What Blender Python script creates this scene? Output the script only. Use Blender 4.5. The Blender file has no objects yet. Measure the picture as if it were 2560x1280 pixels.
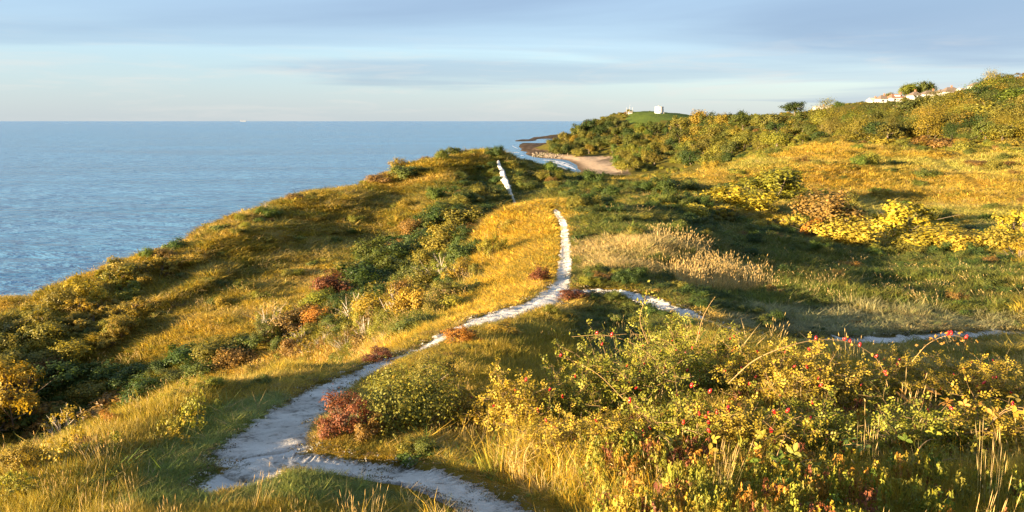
import bpy, math, random
import numpy as np
from mathutils import Vector

random.seed(7)
RNG = np.random.default_rng(11)
scene = bpy.context.scene
COL = scene.collection
rad = math.radians

# ------------------------------------------------------------------ camera
CAM_Z = 45.0                      # eye height above the sea
F = 1707.0                        # focal length in pixels of a 2560 px wide frame (24 mm lens)
PITCH = math.atan(338.0 / F)
cam_data = bpy.data.cameras.new('camera')
cam_data.lens = 24.0
cam_data.sensor_width = 36.0
cam_data.clip_start = 0.05
cam_data.clip_end = 200000
cam = bpy.data.objects.new('camera', cam_data)
COL.objects.link(cam)
cam.location = (0, 0, CAM_Z)
cam.rotation_euler = (math.pi / 2 - PITCH, 0, 0)
scene.camera = cam

# ------------------------------------------------------------------ light
SUN_AZ = rad(-119)                # from straight ahead, negative is to the left
SUN_EL = rad(8.4)
sun_data = bpy.data.lights.new('sun', 'SUN')
sun_data.energy = 5.0
sun_data.angle = rad(0.55)
sun_data.color = (1.0, 0.74, 0.43)
sun = bpy.data.objects.new('sun', sun_data)
COL.objects.link(sun)
sd = Vector((math.sin(SUN_AZ) * math.cos(SUN_EL), math.cos(SUN_AZ) * math.cos(SUN_EL), math.sin(SUN_EL)))
sun.rotation_euler = sd.to_track_quat('Z', 'Y').to_euler()
sun.location = (-60, -20, 90)

scene.view_settings.view_transform = 'Standard'
scene.view_settings.look = 'None'
scene.view_settings.gamma = 1.0
scene.view_settings.use_curve_mapping = False
scene.view_settings.exposure = 2.6
try:
    scene.cycles.max_bounces = 6
    scene.cycles.diffuse_bounces = 3
    scene.cycles.glossy_bounces = 3
    scene.cycles.transmission_bounces = 4
    scene.cycles.transparent_max_bounces = 8
except Exception:
    pass


class NT:
    """small helper round a node tree"""
    def __init__(self, tree):
        self.t = tree
        tree.nodes.clear()

    def n(self, kind, **kw):
        node = self.t.nodes.new(kind)
        for k, v in kw.items():
            if k == 'inp':
                for kk, vv in v.items():
                    node.inputs[kk].default_value = vv
            else:
                setattr(node, k, v)
        return node

    def l(self, a, b):
        self.t.links.new(a, b)

    def math(self, op, a, b=None, clamp=False):
        m = self.n('ShaderNodeMath', operation=op, use_clamp=clamp)
        for i, x in enumerate((a, b)):
            if x is None:
                continue
            if isinstance(x, (int, float)):
                m.inputs[i].default_value = x
            else:
                self.l(x, m.inputs[i])
        return m.outputs[0]

    def mix(self, fac, a, b, blend='MIX'):
        m = self.n('ShaderNodeMix', data_type='RGBA', blend_type=blend)
        m.clamp_factor = True
        for key, x in ((0, fac), (6, a), (7, b)):
            if isinstance(x, (int, float)):
                m.inputs[key].default_value = x
            elif isinstance(x, tuple):
                m.inputs[key].default_value = x if len(x) == 4 else (*x, 1)
            else:
                self.l(x, m.inputs[key])
        return m.outputs[2]

    def ramp(self, fac, stops, interp='LINEAR'):
        r = self.n('ShaderNodeValToRGB')
        r.color_ramp.interpolation = interp
        e = r.color_ramp.elements
        while len(e) < len(stops):
            e.new(0.5)
        for el, (p, c) in zip(e, stops):
            el.position = p
            el.color = c if len(c) == 4 else (*c, 1)
        self.l(fac, r.inputs[0])
        return r.outputs[0]

    def noise(self, vec, scale, detail=4, rough=0.55, dist=0.0):
        nn = self.n('ShaderNodeTexNoise', inp={'Scale': scale, 'Detail': detail, 'Roughness': rough, 'Distortion': dist})
        if vec is not None:
            self.l(vec, nn.inputs['Vector'])
        return nn.outputs['Fac']

    def mapping(self, vec, scale=(1, 1, 1), rot=(0, 0, 0), loc=(0, 0, 0)):
        m = self.n('ShaderNodeMapping', inp={'Scale': scale, 'Rotation': rot, 'Location': loc})
        self.l(vec, m.inputs['Vector'])
        return m.outputs[0]


# ------------------------------------------------------------------ world: clear sky with a stratus deck
world = bpy.data.worlds.new('World')
scene.world = world
world.use_nodes = True
w = NT(world.node_tree)
sky = w.n('ShaderNodeTexSky', sky_type='NISHITA')
sky.sun_disc = False
sky.sun_elevation = SUN_EL
sky.sun_rotation = SUN_AZ % (2 * math.pi)
sky.altitude = 45
sky.air_density = 1.0
sky.dust_density = 0.3
sky.ozone_density = 1.2
tc = w.n('ShaderNodeTexCoord')
sep = w.n('ShaderNodeSeparateXYZ')
w.l(tc.outputs['Generated'], sep.inputs[0])
elev = w.math('MAXIMUM', sep.outputs[2], 0.0)
# planar cloud deck seen at a grazing angle, its edge a straight front out over the sea
inv = w.math('DIVIDE', 1.0, w.math('ADD', elev, 0.012))
comb = w.n('ShaderNodeCombineXYZ')
PX_ = w.math('MULTIPLY', sep.outputs[0], inv)
PY_ = w.math('MULTIPLY', sep.outputs[1], inv)
w.l(PX_, comb.inputs[0]); w.l(PY_, comb.inputs[1])
n1 = w.noise(w.mapping(comb.outputs[0], scale=(0.085, 0.12, 1), rot=(0, 0, rad(40)), loc=(3.1, 1.7, 0)), 1.0, 6, 0.5, 0.5)
n2 = w.noise(w.mapping(comb.outputs[0], scale=(0.16, 0.30, 1), rot=(0, 0, rad(50)), loc=(8, 2, 0)), 1.0, 6, 0.5, 0.4)
front_ = w.math('SUBTRACT', w.math('ADD', w.math('MULTIPLY', PX_, 0.85), 13.2), PY_)
dens = w.math('ADD', w.math('MULTIPLY', front_, 0.055), w.math('ADD', w.math('MULTIPLY', n1, 1.7), w.math('MULTIPLY', n2, 0.45)))
cover = w.ramp(w.math('MULTIPLY', dens, 0.4), [(0.36, (0, 0, 0)), (0.46, (0.45, 0.45, 0.45)), (0.72, (1, 1, 1))], 'EASE')
veil = w.ramp(elev, [(0.0, (0.96, 0.96, 0.96)), (0.08, (0.88, 0.86, 0.86)), (0.2, (0.65, 0.65, 0.65)), (0.6, (0.3, 0.3, 0.3))])
air = w.ramp(elev, [(0.0, (0.60, 0.73, 0.83)), (0.05, (0.46, 0.65, 0.85)), (0.10, (0.34, 0.55, 0.84)), (0.18, (0.27, 0.46, 0.80)), (1.0, (0.34, 0.50, 0.82))])
SKY_GRADE = w.mix(veil, sky.outputs[0], air)
cloud_col = w.mix(w.ramp(n1, [(0.3, (1, 1, 1)), (0.7, (0, 0, 0))]), (0.30, 0.44, 0.70), (0.52, 0.67, 0.94))
base_sky = w.mix(w.math('MULTIPLY', cover, 0.82), SKY_GRADE, cloud_col)
# thin bright streaks and the row of small cumulus low over the horizon
lowvec = w.mapping(tc.outputs['Generated'], scale=(7, 7, 62), loc=(1.3, 0, 0.2))
n3 = w.noise(lowvec, 1.0, 6, 0.6, 0.4)
lowmask = w.ramp(elev, [(0.0, (0.5, 0.5, 0.5)), (0.03, (1, 1, 1)), (0.075, (0.9, 0.9, 0.9)), (0.12, (0, 0, 0))])
streak = w.math('MULTIPLY', w.ramp(n3, [(0.5, (0, 0, 0)), (0.78, (1, 1, 1))]), lowmask)
final = w.mix(w.math('MULTIPLY', streak, 0.55), base_sky, (1.08, 1.03, 0.97))
bg = w.n('ShaderNodeBackground', inp={'Strength': 0.135})
w.l(final, bg.inputs[0])
wo = w.n('ShaderNodeOutputWorld')
w.l(bg.outputs[0], wo.inputs[0])


# ------------------------------------------------------------------ generic helpers
def mesh_np(name, V, F4, mats=(), smooth=False, attrs=None):
    """mesh from numpy arrays: V (n,3), F4 (m,k) all faces k-gons"""
    V = np.asarray(V, np.float32)
    F4 = np.asarray(F4, np.int32)
    me = bpy.data.meshes.new(name)
    m, k = F4.shape
    me.vertices.add(len(V))
    me.vertices.foreach_set('co', V.ravel())
    me.loops.add(m * k)
    me.loops.foreach_set('vertex_index', F4.ravel())
    me.polygons.add(m)
    me.polygons.foreach_set('loop_start', np.arange(0, m * k, k, dtype=np.int32))
    if smooth:
        me.polygons.foreach_set('use_smooth', np.ones(m, bool))
    for a, (typ, data) in (attrs or {}).items():
        at = me.attributes.new(a, typ, 'POINT')
        data = np.asarray(data, np.float32)
        if typ == 'FLOAT':
            at.data.foreach_set('value', data.ravel())
        elif typ == 'FLOAT_COLOR':
            if data.shape[1] == 3:
                data = np.hstack([data, np.ones((len(data), 1), np.float32)])
            at.data.foreach_set('color', data.ravel())
        elif typ == 'FLOAT_VECTOR':
            at.data.foreach_set('vector', data.ravel())
    me.update(calc_edges=True)
    for mt in mats:
        me.materials.append(mt)
    return me


def link(name, data, parent=None, loc=None, rot=None, scl=None):
    o = bpy.data.objects.new(name, data)
    COL.objects.link(o)
    if parent is not None:
        o.parent = parent
    if loc is not None:
        o.location = loc
    if rot is not None:
        o.rotation_euler = rot
    if scl is not None:
        o.scale = scl if hasattr(scl, '__len__') else (scl,) * 3
    return o


def tag(o, label=None, cat=None, group=None, kind=None):
    if label:
        o['label'] = label
    if cat:
        o['category'] = cat
    if group:
        o['group'] = group
    if kind:
        o['kind'] = kind
    return o


class MB:
    """collects quads and triangles for one small mesh"""
    def __init__(self):
        self.v, self.f = [], []

    def add(self, vs, fs):
        b = len(self.v)
        self.v += [tuple(p) for p in vs]
        self.f += [tuple(i + b for i in f) for f in fs]

    def box(self, x0, x1, y0, y1, z0, z1):
        vs = [(x0, y0, z0), (x1, y0, z0), (x1, y1, z0), (x0, y1, z0), (x0, y0, z1), (x1, y0, z1), (x1, y1, z1), (x0, y1, z1)]
        self.add(vs, [(0, 3, 2, 1), (4, 5, 6, 7), (0, 1, 5, 4), (1, 2, 6, 5), (2, 3, 7, 6), (3, 0, 4, 7)])

    def lathe(self, prof, n=24, cap=True, wob=None):
        vs = []
        for r, z in prof:
            for i in range(n):
                a = 2 * math.pi * i / n
                vs.append((r * math.cos(a), r * math.sin(a), z))
        fs = []
        for j in range(len(prof) - 1):
            for i in range(n):
                k = (i + 1) % n
                fs.append((j * n + i, j * n + k, (j + 1) * n + k, (j + 1) * n + i))
        if cap:
            fs.append(tuple(range((len(prof) - 1) * n, len(prof) * n)))
            fs.append(tuple(reversed(range(n))))
        self.add(vs, fs)

    def tube(self, pts, r0, r1, n=5):
        pts = [Vector(p) for p in pts]
        vs = []
        for i, p in enumerate(pts):
            t = (pts[min(i + 1, len(pts) - 1)] - pts[max(i - 1, 0)])
            if t.length < 1e-9:
                t = Vector((0, 0, 1))
            t.normalize()
            a = t.orthogonal().normalized()
            b = t.cross(a)
            r = r0 + (r1 - r0) * i / max(1, len(pts) - 1)
            for k in range(n):
                an = 2 * math.pi * k / n
                vs.append(p + a * (r * math.cos(an)) + b * (r * math.sin(an)))
        fs = []
        for i in range(len(pts) - 1):
            for k in range(n):
                kk = (k + 1) % n
                fs.append((i * n + k, i * n + kk, (i + 1) * n + kk, (i + 1) * n + k))
        fs.append(tuple(reversed(range(n))))
        fs.append(tuple(range((len(pts) - 1) * n, len(pts) * n)))
        self.add(vs, fs)

    def mesh(self, name, mat=None, smooth=False):
        me = bpy.data.meshes.new(name)
        me.from_pydata(self.v, [], self.f)
        if smooth:
            me.polygons.foreach_set('use_smooth', np.ones(len(me.polygons), bool))
        me.update()
        if mat:
            me.materials.append(mat)
        return me

    def build(self, name, mat, parent=None, loc=None, rot=None, smooth=False):
        return link(name, self.mesh(name, mat, smooth), parent, loc, rot)


# ------------------------------------------------------------------ terrain: heights from surveyed points
def ray(px, py):
    u = (px - 1280.0) / F
    v = (640.0 - py) / F
    return u, math.cos(PITCH) + v * math.sin(PITCH), -math.sin(PITCH) + v * math.cos(PITCH)


def slope_at(py):
    _, y, z = ray(1280, py)
    return z / y


PTS = []                                   # (theta, r, z) with z relative to the eye


def cp(px, py, d):
    u, y, z = ray(px, py)
    X, Z = u / y * d, z / y * d
    PTS.append((math.atan2(X, d), math.hypot(X, d), Z))


def cz(px, d, z):
    X = d * (px - 1280.0) / F
    PTS.append((math.atan2(X, d), math.hypot(X, d), z))


def ct(deg, r, z):
    PTS.append((rad(deg), r, z))


def cl(pts, step=70):
    for a, b in zip(pts[:-1], pts[1:]):
        n = max(1, int(abs(b[0] - a[0]) / step))
        for i in range(n):
            t = i / n
            cp(a[0] + (b[0] - a[0]) * t, a[1] + (b[1] - a[1]) * t, math.exp(math.log(a[2]) + (math.log(b[2]) - math.log(a[2])) * t))
    cp(*pts[-1])


def clz(px, py, z):
    """point at a known height (used for the shore line)"""
    cp(px, py, z / slope_at(py))


PATH_MAIN = [(640, 1112, 5.3), (655, 1090, 5.6), (720, 1030, 6.7), (830, 960, 9), (900, 928, 10.1), (990, 890, 11.6), (1070, 858, 13), (1120, 830, 14.3),
             (1190, 803, 15.6), (1250, 780, 17.2), (1340, 755, 18.8), (1392, 730, 20.5), (1410, 690, 24.5), (1415, 620, 32), (1412, 575, 38), (1406, 548, 42), (1388, 522, 47)]
PATH_NEAR = [(1300, 1310, 3.55), (1230, 1262, 3.85), (1150, 1225, 4.2), (1070, 1190, 4.5), (1000, 1172, 4.65), (930, 1160, 4.8), (850, 1155, 4.85), (760, 1150, 4.9), (680, 1152, 4.9), (610, 1178, 4.65)]
PATH_RIGHT = [(1400, 731, 20.5), (1450, 727, 21), (1500, 724, 21.5), (1560, 731, 21), (1600, 740, 20.5), (1700, 775, 18), (1800, 815, 16.5), (1900, 845, 15.5), (1960, 854, 15.4),
              (2050, 857, 15.6), (2150, 852, 16.5), (2300, 845, 17.5), (2420, 838, 18.2), (2560, 831, 19)]
PATH_RIDGE = [(1290, 522, 73), (1286, 505, 78), (1276, 482, 84), (1268, 462, 89), (1258, 444, 94), (1256, 428, 99), (1247, 414, 104), (1246, 403, 107)]
for L in (PATH_MAIN, PATH_RIGHT, PATH_RIDGE):
    cl(L, 120)
cl(PATH_NEAR[::3], 400)
cp(1400, 498, 51); cp(1440, 505, 51); cp(1500, 522, 49); cp(1330, 511, 51.5); cp(1260, 535, 51); cp(1230, 552, 50)
cz(1400, 60, -8.4); cz(1330, 64, -9.6); cz(1480, 62, -8.6); cz(1250, 62, -10.4)
# cliff-top ridge
CREST = [(1240, 384, 112), (1180, 381, 112), (1080, 409, 108), (950, 452, 101), (880, 480, 93), (830, 487, 88), (760, 487, 82), (640, 534, 71), (500, 594, 60), (400, 642, 54), (250, 686, 48), (100, 760, 42), (0, 800, 38), (-150, 856, 35)]
cl(CREST, 60)
for px, py, d in CREST[2:]:
    z = slope_at(py) * d
    cz(px, d * 1.08, z - 2.2); cz(px, d * 1.3, -22)
    if px > 150:
        cz(px, d * 1.7, -46); cz(px, d * 2.4, -58)
for px in (1180, 1240):
    cz(px, 124, -8); cz(px, 155, -24); cz(px, 210, -46); cz(px, 300, -58)
cl([(1300, 403, 116), (1360, 419, 119), (1420, 436, 121), (1500, 443, 123), (1580, 452, 126), (1650, 456, 130), (1700, 446, 136), (1800, 425, 142), (1900, 396, 146), (2000, 369, 150), (2060, 360, 152), (2200, 364, 155), (2300, 374, 158)], 60)
for px, lst in ((1300, [(135, -13), (200, -34), (300, -50), (500, -56)]), (1420, [(145, -17), (250, -34), (400, -44), (520, -48)]), (1500, [(145, -16), (250, -26), (400, -38), (500, -43.5)]),
                (1600, [(150, -17), (250, -26), (380, -34)]), (1700, [(160, -15), (260, -23)]), (1800, [(160, -12.5), (230, -18)]), (1900, [(165, -9.5), (230, -12)]), (2000, [(175, -7.0)])):
    for d, z in lst:
        cz(px, d, z)
COLUMNS = {
    1130: [(425, 101), (455, 90)],
    1080: [(470, 86), (520, 72)],
    1100: [(560, 66), (620, 54), (680, 44), (740, 32), (790, 22)],
    1200: [(430, 104), (500, 92), (560, 66), (600, 50), (650, 38), (720, 27)],
    1300: [(450, 100), (490, 86), (560, 44), (600, 40), (680, 28), (740, 20.8)],
    1400: [(470, 95), (490, 76)],
    1480: [(480, 92)],
    1000: [(500, 84), (550, 70), (620, 58), (700, 45), (750, 32), (800, 22)],
    900: [(520, 78), (600, 62), (680, 48), (750, 38), (800, 28), (860, 17)],
    700: [(560, 66), (640, 54), (720, 44), (800, 36), (850, 33), (930, 11)],
    500: [(650, 51), (720, 45), (800, 38), (880, 33), (940, 30), (985, 8.4)],
    250: [(740, 43), (820, 38), (900, 34), (1000, 31), (1085, 6.9)],
    50: [(850, 36), (950, 32), (1080, 29), (1175, 5.7)],
    0: [(1280, 4.4)], 300: [(1280, 4.0), (1150, 5.4)], 600: [(1280, 3.9), (1010, 8)], 900: [(1280, 3.9), (1060, 6.6)], 450: [(1060, 6.9)], 800: [(937, 10.3)], 950: [(890, 12)],
    1301: [(1200, 4.6), (1050, 7.2), (930, 10.5), (850, 14)],
    1450: [(850, 15.6)], 1501: [(795, 18.6)], 1601: [(850, 15.4), (900, 12.9)],
    1700: [(1200, 4.6), (1050, 7.2), (930, 10.5), (850, 14)], 2100: [(1200, 4.6), (1050, 7.2), (930, 11)], 2501: [(1200, 4.6), (1050, 7.4), (930, 11.5)], 2001: [(1300, 3.5)], 2561: [(1300, 3.5)],
    1600: [(690, 24.5), (640, 29), (590, 37), (540, 48), (505, 62), (480, 85)],
    1800: [(740, 24), (680, 30), (620, 39), (560, 54), (510, 72), (470, 100)],
    2000: [(780, 21), (700, 29), (620, 42), (570, 58), (530, 72), (470, 98), (420, 122)],
    2250: [(790, 21), (720, 29), (650, 41), (590, 60), (530, 80), (470, 102), (420, 125)],
    2500: [(770, 23), (700, 31), (640, 42), (580, 60), (520, 80), (450, 105), (400, 130), (350, 165), (290, 220), (245, 270), (212, 310)],
    2900: [(860, 15), (770, 23), (640, 42), (520, 80), (450, 105), (400, 125), (330, 165), (250, 230), (190, 300)],
    3600: [(1000, 8), (860, 15), (640, 42), (520, 75), (420, 105), (300, 180), (200, 280)],
    2350: [(384, 158), (338, 205), (296, 290), (248, 400), (241, 450)],
    2200: [(340, 200), (284, 360), (260, 450)],
    2000.5: [(352, 250), (310, 420), (283, 600)],
    1800.5: [(415, 350), (360, 600), (312, 850), (296, 1000)],
    1600.5: [(448, 480), (410, 600), (360, 800), (310, 1020), (287, 1110)],
    1640: [(281, 1130)], 1570: [(284, 1150)], 1700.5: [(289, 1120)], 1755: [(296, 1120)], 1470: [(312, 1130), (345, 1010)], 1420: [(336, 1080)], 1385: [(360, 1000)], 1370: [(378, 940)],
    1450.5: [(381, 890)], 1520: [(394, 800), (338, 980)], 1545: [(409, 690), (308, 1080)], 1535: [(430, 610)],
    1650: [(338, 900), (388, 700), (428, 540)], 1720: [(408, 520), (358, 720), (308, 980)],
}
for px, lst in COLUMNS.items():
    for py, d in lst:
        cp(px, py, d)
for px, d, z in [(700, 15, -6.2), (700, 22, -10.5), (500, 12, -6.2), (500, 20, -11), (250, 10, -5.5), (250, 18, -12), (50, 9, -5.5), (50, 16, -12), (850, 14, -5.6), (850, 20, -8),
                 (-100, 92, -25.3), (-100, 106, -29.1), (60, 92, -25.3), (60, 106, -29.1), (0, 99, -27.3), (60, 130, -46), (-100, 130, -46), (-500, 5, -3.3), (-500, 10, -6.5), (-500, 20, -13), (-500, 33, -11.5), (-500, 44, -22), (-500, 60, -42), (-500, 120, -58),
                 (2500, 400, 19), (2500, 800, 26), (2350, 700, 17), (2200, 700, 12), (2000, 900, 7), (1800, 1300, 6), (1640, 1350, 9), (1640, 1800, -10), (1470, 1300, -6), (1470, 1700, -40), (1800, 2200, 0), (2200, 1500, 15), (2500, 2000, 30),
                 (1400, 1250, -44), (1400, 1600, -58), (1300, 2200, -60), (1640, 2600, -50), (1000, 500, -60), (1000, 1500, -60), (500, 300, -60), (500, 1500, -60), (0, 150, -60), (0, 1000, -60), (1280, 700, -56), (1280, 1000, -56), (1200, 2600, -60), (0, 2600, -60)]:
    cz(px, d, z)
# shore of the cove
SEA = -CAM_Z
for px, py in [(1442, 420), (1428, 407), (1400, 399), (1360, 396), (1325, 389), (1303, 378), (1296, 365), (1312, 357), (1345, 351), (1385, 347)]:
    clz(px, py, SEA)
for px, py in [(1395, 420), (1385, 408), (1340, 408), (1290, 395), (1262, 372), (1268, 352), (1310, 345), (1350, 340)]:
    clz(px, py, SEA - 3.5)
for px, py in [(1475, 432), (1478, 418), (1465, 405), (1430, 397), (1390, 391), (1318, 381), (1314, 368), (1330, 359)]:
    clz(px, py, SEA + 1.2)
for px, py in [(1340, 376), (1335, 366), (1360, 362), (1370, 380), (1352, 384), (1375, 368)]:
    clz(px, py, SEA + 2.6)
for px, py in [(1510, 432), (1520, 416), (1495, 402), (1450, 393), (1400, 386)]:
    clz(px, py, SEA + 3.0)
for a, lst in {90: [(3, -2.2), (8, -3.2), (20, -5), (45, -8), (90, -8), (200, 4), (600, 30), (2500, 45)], 135: [(3, -2.0), (10, -2.2), (40, -3), (120, 2), (600, 24), (2500, 40)],
               180: [(3, -1.9), (10, -2.2), (40, -5), (120, -10), (600, -5), (2500, 10)], -180: [(3, -1.9), (10, -2.2), (40, -5), (120, -10), (600, -5), (2500, 10)],
               -150: [(3, -2.1), (10, -3.2), (25, -9), (70, -28), (200, -55), (2500, -60)], -115: [(3, -2.3), (7, -4), (15, -9), (40, -28), (100, -55), (600, -60), (2500, -60)],
               -80: [(3, -2.6), (6, -4.2), (14, -11), (30, -18), (60, -45), (150, -60), (2500, -60)], -60: [(3, -2.7), (6, -4.2), (16, -12), (28, -12), (45, -30), (120, -60), (2500, -60)],
               65: [(3, -2.3), (10, -3.8)], 0: [(1.5, -1.75)], -40: [(1.6, -1.9)], 40: [(1.6, -1.8)]}.items():
    for r, z in lst:
        ct(a, r, z)

P = np.array(PTS)
R0 = 3.0
KU = 2.0


def rbf_coords(th, r):
    return np.stack([th * KU, np.log(r + R0)], -1)


def solve_rbf(P):
    C = rbf_coords(P[:, 0], P[:, 1])
    # drop near duplicates
    keep = []
    for i in range(len(C)):
        if all(np.hypot(*(C[i] - C[j])) > 0.006 for j in keep):
            keep.append(i)
    C = C[keep]
    wv = P[keep, 2] / (P[keep, 1] + R0)
    n = len(C)
    D = np.hypot(C[:, None, 0] - C[None, :, 0], C[:, None, 1] - C[None, :, 1])
    K = np.where(D > 0, D * D * np.log(np.maximum(D, 1e-12)), 0) + np.eye(n) * 4e-5
    Q = np.hstack([np.ones((n, 1)), C])
    A = np.zeros((n + 3, n + 3))
    A[:n, :n] = K; A[:n, n:] = Q; A[n:, :n] = Q.T
    sol = np.linalg.solve(A, np.concatenate([wv, np.zeros(3)]))
    return C, sol


RC, RS = solve_rbf(P)


def eval_rbf(th, r):
    q = rbf_coords(th.ravel(), r.ravel()).astype(np.float32)
    out = np.empty(len(q), np.float32)
    c = RC.astype(np.float32); s = RS.astype(np.float32)
    for i in range(0, len(q), 20000):
        a = q[i:i + 20000]
        d2 = (a[:, None, 0] - c[None, :, 0]) ** 2 + (a[:, None, 1] - c[None, :, 1]) ** 2
        k = 0.5 * d2 * np.log(np.maximum(d2, 1e-14))
        out[i:i + 20000] = k @ s[:len(c)] + s[-3] + a @ s[-2:]
    return out.reshape(th.shape) * (r + R0)


def vnoise(x, y, seed=0):
    """smooth value noise in -1..1"""
    xi = np.floor(x).astype(np.int64); yi = np.floor(y).astype(np.int64)
    xf = x - xi; yf = y - yi
    sx = xf * xf * (3 - 2 * xf); sy = yf * yf * (3 - 2 * yf)

    def h(a, b):
        k = (a * 374761393 + b * 668265263 + seed * 982451653) & 0xffffffff
        k = ((k ^ (k >> 13)) * 1274126177) & 0xffffffff
        k = k ^ (k >> 16)
        return (k & 0xffff) / 32767.5 - 1.0
    return ((h(xi, yi) * (1 - sx) + h(xi + 1, yi) * sx) * (1 - sy) + (h(xi, yi + 1) * (1 - sx) + h(xi + 1, yi + 1) * sx) * sy)


def fbm(x, y, s, oct=4, seed=0):
    v = 0; a = 1.0; t = 0
    for o in range(oct):
        v = v + a * vnoise(x / s * 2 ** o + 17.3 * o, y / s * 2 ** o - 9.1 * o, seed + o)
        t += a; a *= 0.55
    return v / t


TH = np.concatenate([np.linspace(-math.pi, rad(-52), 40, endpoint=False), np.linspace(rad(-52), rad(52), 600, endpoint=False), np.linspace(rad(52), math.pi, 41)])
LR = np.linspace(math.log(1.3), math.log(3000), 500)
GT, GR = np.meshgrid(TH, np.exp(LR), indexing='ij')
# evaluate the smooth surface on a coarser grid first
ct_i = np.unique(np.concatenate([np.arange(0, len(TH), 3), [len(TH) - 1]])); cr_i = np.unique(np.concatenate([np.arange(0, len(LR), 3), [len(LR) - 1]]))
Zc = eval_rbf(GT[np.ix_(ct_i, cr_i)], GR[np.ix_(ct_i, cr_i)])
Zr = np.stack([np.interp(LR, LR[cr_i], row) for row in Zc])
BZ = np.stack([np.interp(TH, TH[ct_i], Zr[:, j]) for j in range(len(LR))], 1)
GX, GY = GR * np.sin(GT), GR * np.cos(GT)
HZ = BZ.copy()


def sample(grid, x, y):
    x = np.asarray(x, float); y = np.asarray(y, float)
    th = np.arctan2(x, y); lr = np.log(np.maximum(np.hypot(x, y), 1.31))
    i = np.clip(np.searchsorted(TH, th) - 1, 0, len(TH) - 2)
    ft = np.clip((th - TH[i]) / (TH[i + 1] - TH[i]), 0, 1)
    jj = np.clip((lr - LR[0]) / (LR[1] - LR[0]), 0, len(LR) - 1.001)
    j = jj.astype(int); fr = jj - j
    return (grid[i, j] * (1 - ft) + grid[i + 1, j] * ft) * (1 - fr) + (grid[i, j + 1] * (1 - ft) + grid[i + 1, j + 1] * ft) * fr


def height(x, y):
    return sample(HZ, x, y) + CAM_Z


def hit(px, py, dmin=1.6, dmax=2600.0, grid=None):
    """the point on the ground seen at a pixel of the photograph (first hit beyond dmin)"""
    u, yy, z = ray(px, py)
    ds = np.exp(np.linspace(math.log(dmin), math.log(dmax), 1400))
    g = sample(HZ if grid is None else grid, u / yy * ds, ds)
    below = np.nonzero(z / yy * ds < g)[0]
    k = below[0] if len(below) else len(ds) - 1
    if k > 0:
        a0 = z / yy * ds[k - 1] - g[k - 1]; a1 = z / yy * ds[k] - g[k]
        d = ds[k - 1] + (ds[k] - ds[k - 1]) * a0 / (a0 - a1 + 1e-12)
    else:
        d = ds[0]
    X = u / yy * d
    return float(X), float(d), float(sample(HZ if grid is None else grid, X, d)) + CAM_Z


def poly_world(pp):
    return np.array([hit(a, b, grid=BZ)[:2] for a, b in pp])


def dist_polyline(x, y, pts):
    best = np.full(np.shape(x), 1e9); tt = np.zeros(np.shape(x))
    n = len(pts) - 1
    for k in range(n):
        a = pts[k]; b = pts[k + 1]
        dx, dy = b[0] - a[0], b[1] - a[1]
        t = np.clip(((x - a[0]) * dx + (y - a[1]) * dy) / (dx * dx + dy * dy + 1e-9), 0, 1)
        d = np.hypot(x - a[0] - t * dx, y - a[1] - t * dy)
        m = d < best
        best = np.where(m, d, best); tt = np.where(m, (k + t) / n, tt)
    return best, tt


def inpoly(x, y, poly):
    x = np.asarray(x); y = np.asarray(y)
    r = np.zeros(x.shape, bool)
    n = len(poly)
    for i in range(n):
        x0, y0 = poly[i]; x1, y1 = poly[(i + 1) % n]
        c = ((y0 > y) != (y1 > y)) & (x < (x1 - x0) * (y - y0) / (y1 - y0 + 1e-12) + x0)
        r ^= c
    return r


PW = {}
PWID = {'main': [(0, 0.80), (0.08, 0.66), (0.2, 0.58), (0.42, 0.75), (0.52, 1.05), (0.66, 1.0), (0.73, 0.62), (0.82, 0.5), (1, 0.42)], 'near': [(0, 0.44), (0.4, 0.38), (0.7, 0.44), (1, 0.66)],
        'right': [(0, 0.6), (0.2, 0.6), (0.5, 0.8), (0.7, 1.0), (1, 1.0)], 'mound': [(0, 0.2), (0.5, 0.3), (1, 0.2)], 'ridge': [(0, 0.25), (0.3, 0.45), (0.55, 0.85), (0.75, 0.6), (1, 0.4)]}
PATHMASK = np.zeros_like(HZ)
DPATH = np.full(HZ.shape, 1e6)
PATH_MOUND = [(a, b, hit(a, b)[1]) for a, b in [(2335, 398), (2352, 408), (2372, 418), (2396, 430), (2425, 447), (2460, 470)]]
for key, L in (('main', PATH_MAIN), ('near', PATH_NEAR), ('right', PATH_RIGHT), ('ridge', PATH_RIDGE), ('mound', PATH_MOUND)):
    q = []
    for a, b, d in L:
        u, yy, z = ray(a, b)
        q.append((u / yy * d, d))
    # resample smoothly
    q = np.array(q)
    tt = np.linspace(0, len(q) - 1, (len(q) - 1) * 6 + 1)
    sm = np.stack([np.interp(tt, np.arange(len(q)), q[:, k]) for k in (0, 1)], 1)
    for _ in range(6):
        sm[1:-1] = 0.25 * sm[:-2] + 0.5 * sm[1:-1] + 0.25 * sm[2:]
    PW[key] = sm
    d, t = dist_polyline(GX, GY, sm)
    DPATH = np.minimum(DPATH, d)
    wd = np.interp(t, *zip(*PWID[key]))
    wd = wd * (1 + 0.25 * fbm(GX, GY, 0.9, 2, 31))
    m = np.clip(1.25 - d / (wd * 0.62), 0, 1)
    m = m * m * (3 - 2 * m)
    PATHMASK = np.maximum(PATHMASK, m * (0.4 if key in ('ridge', 'mound') else 1.0))
rr = GR
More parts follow.
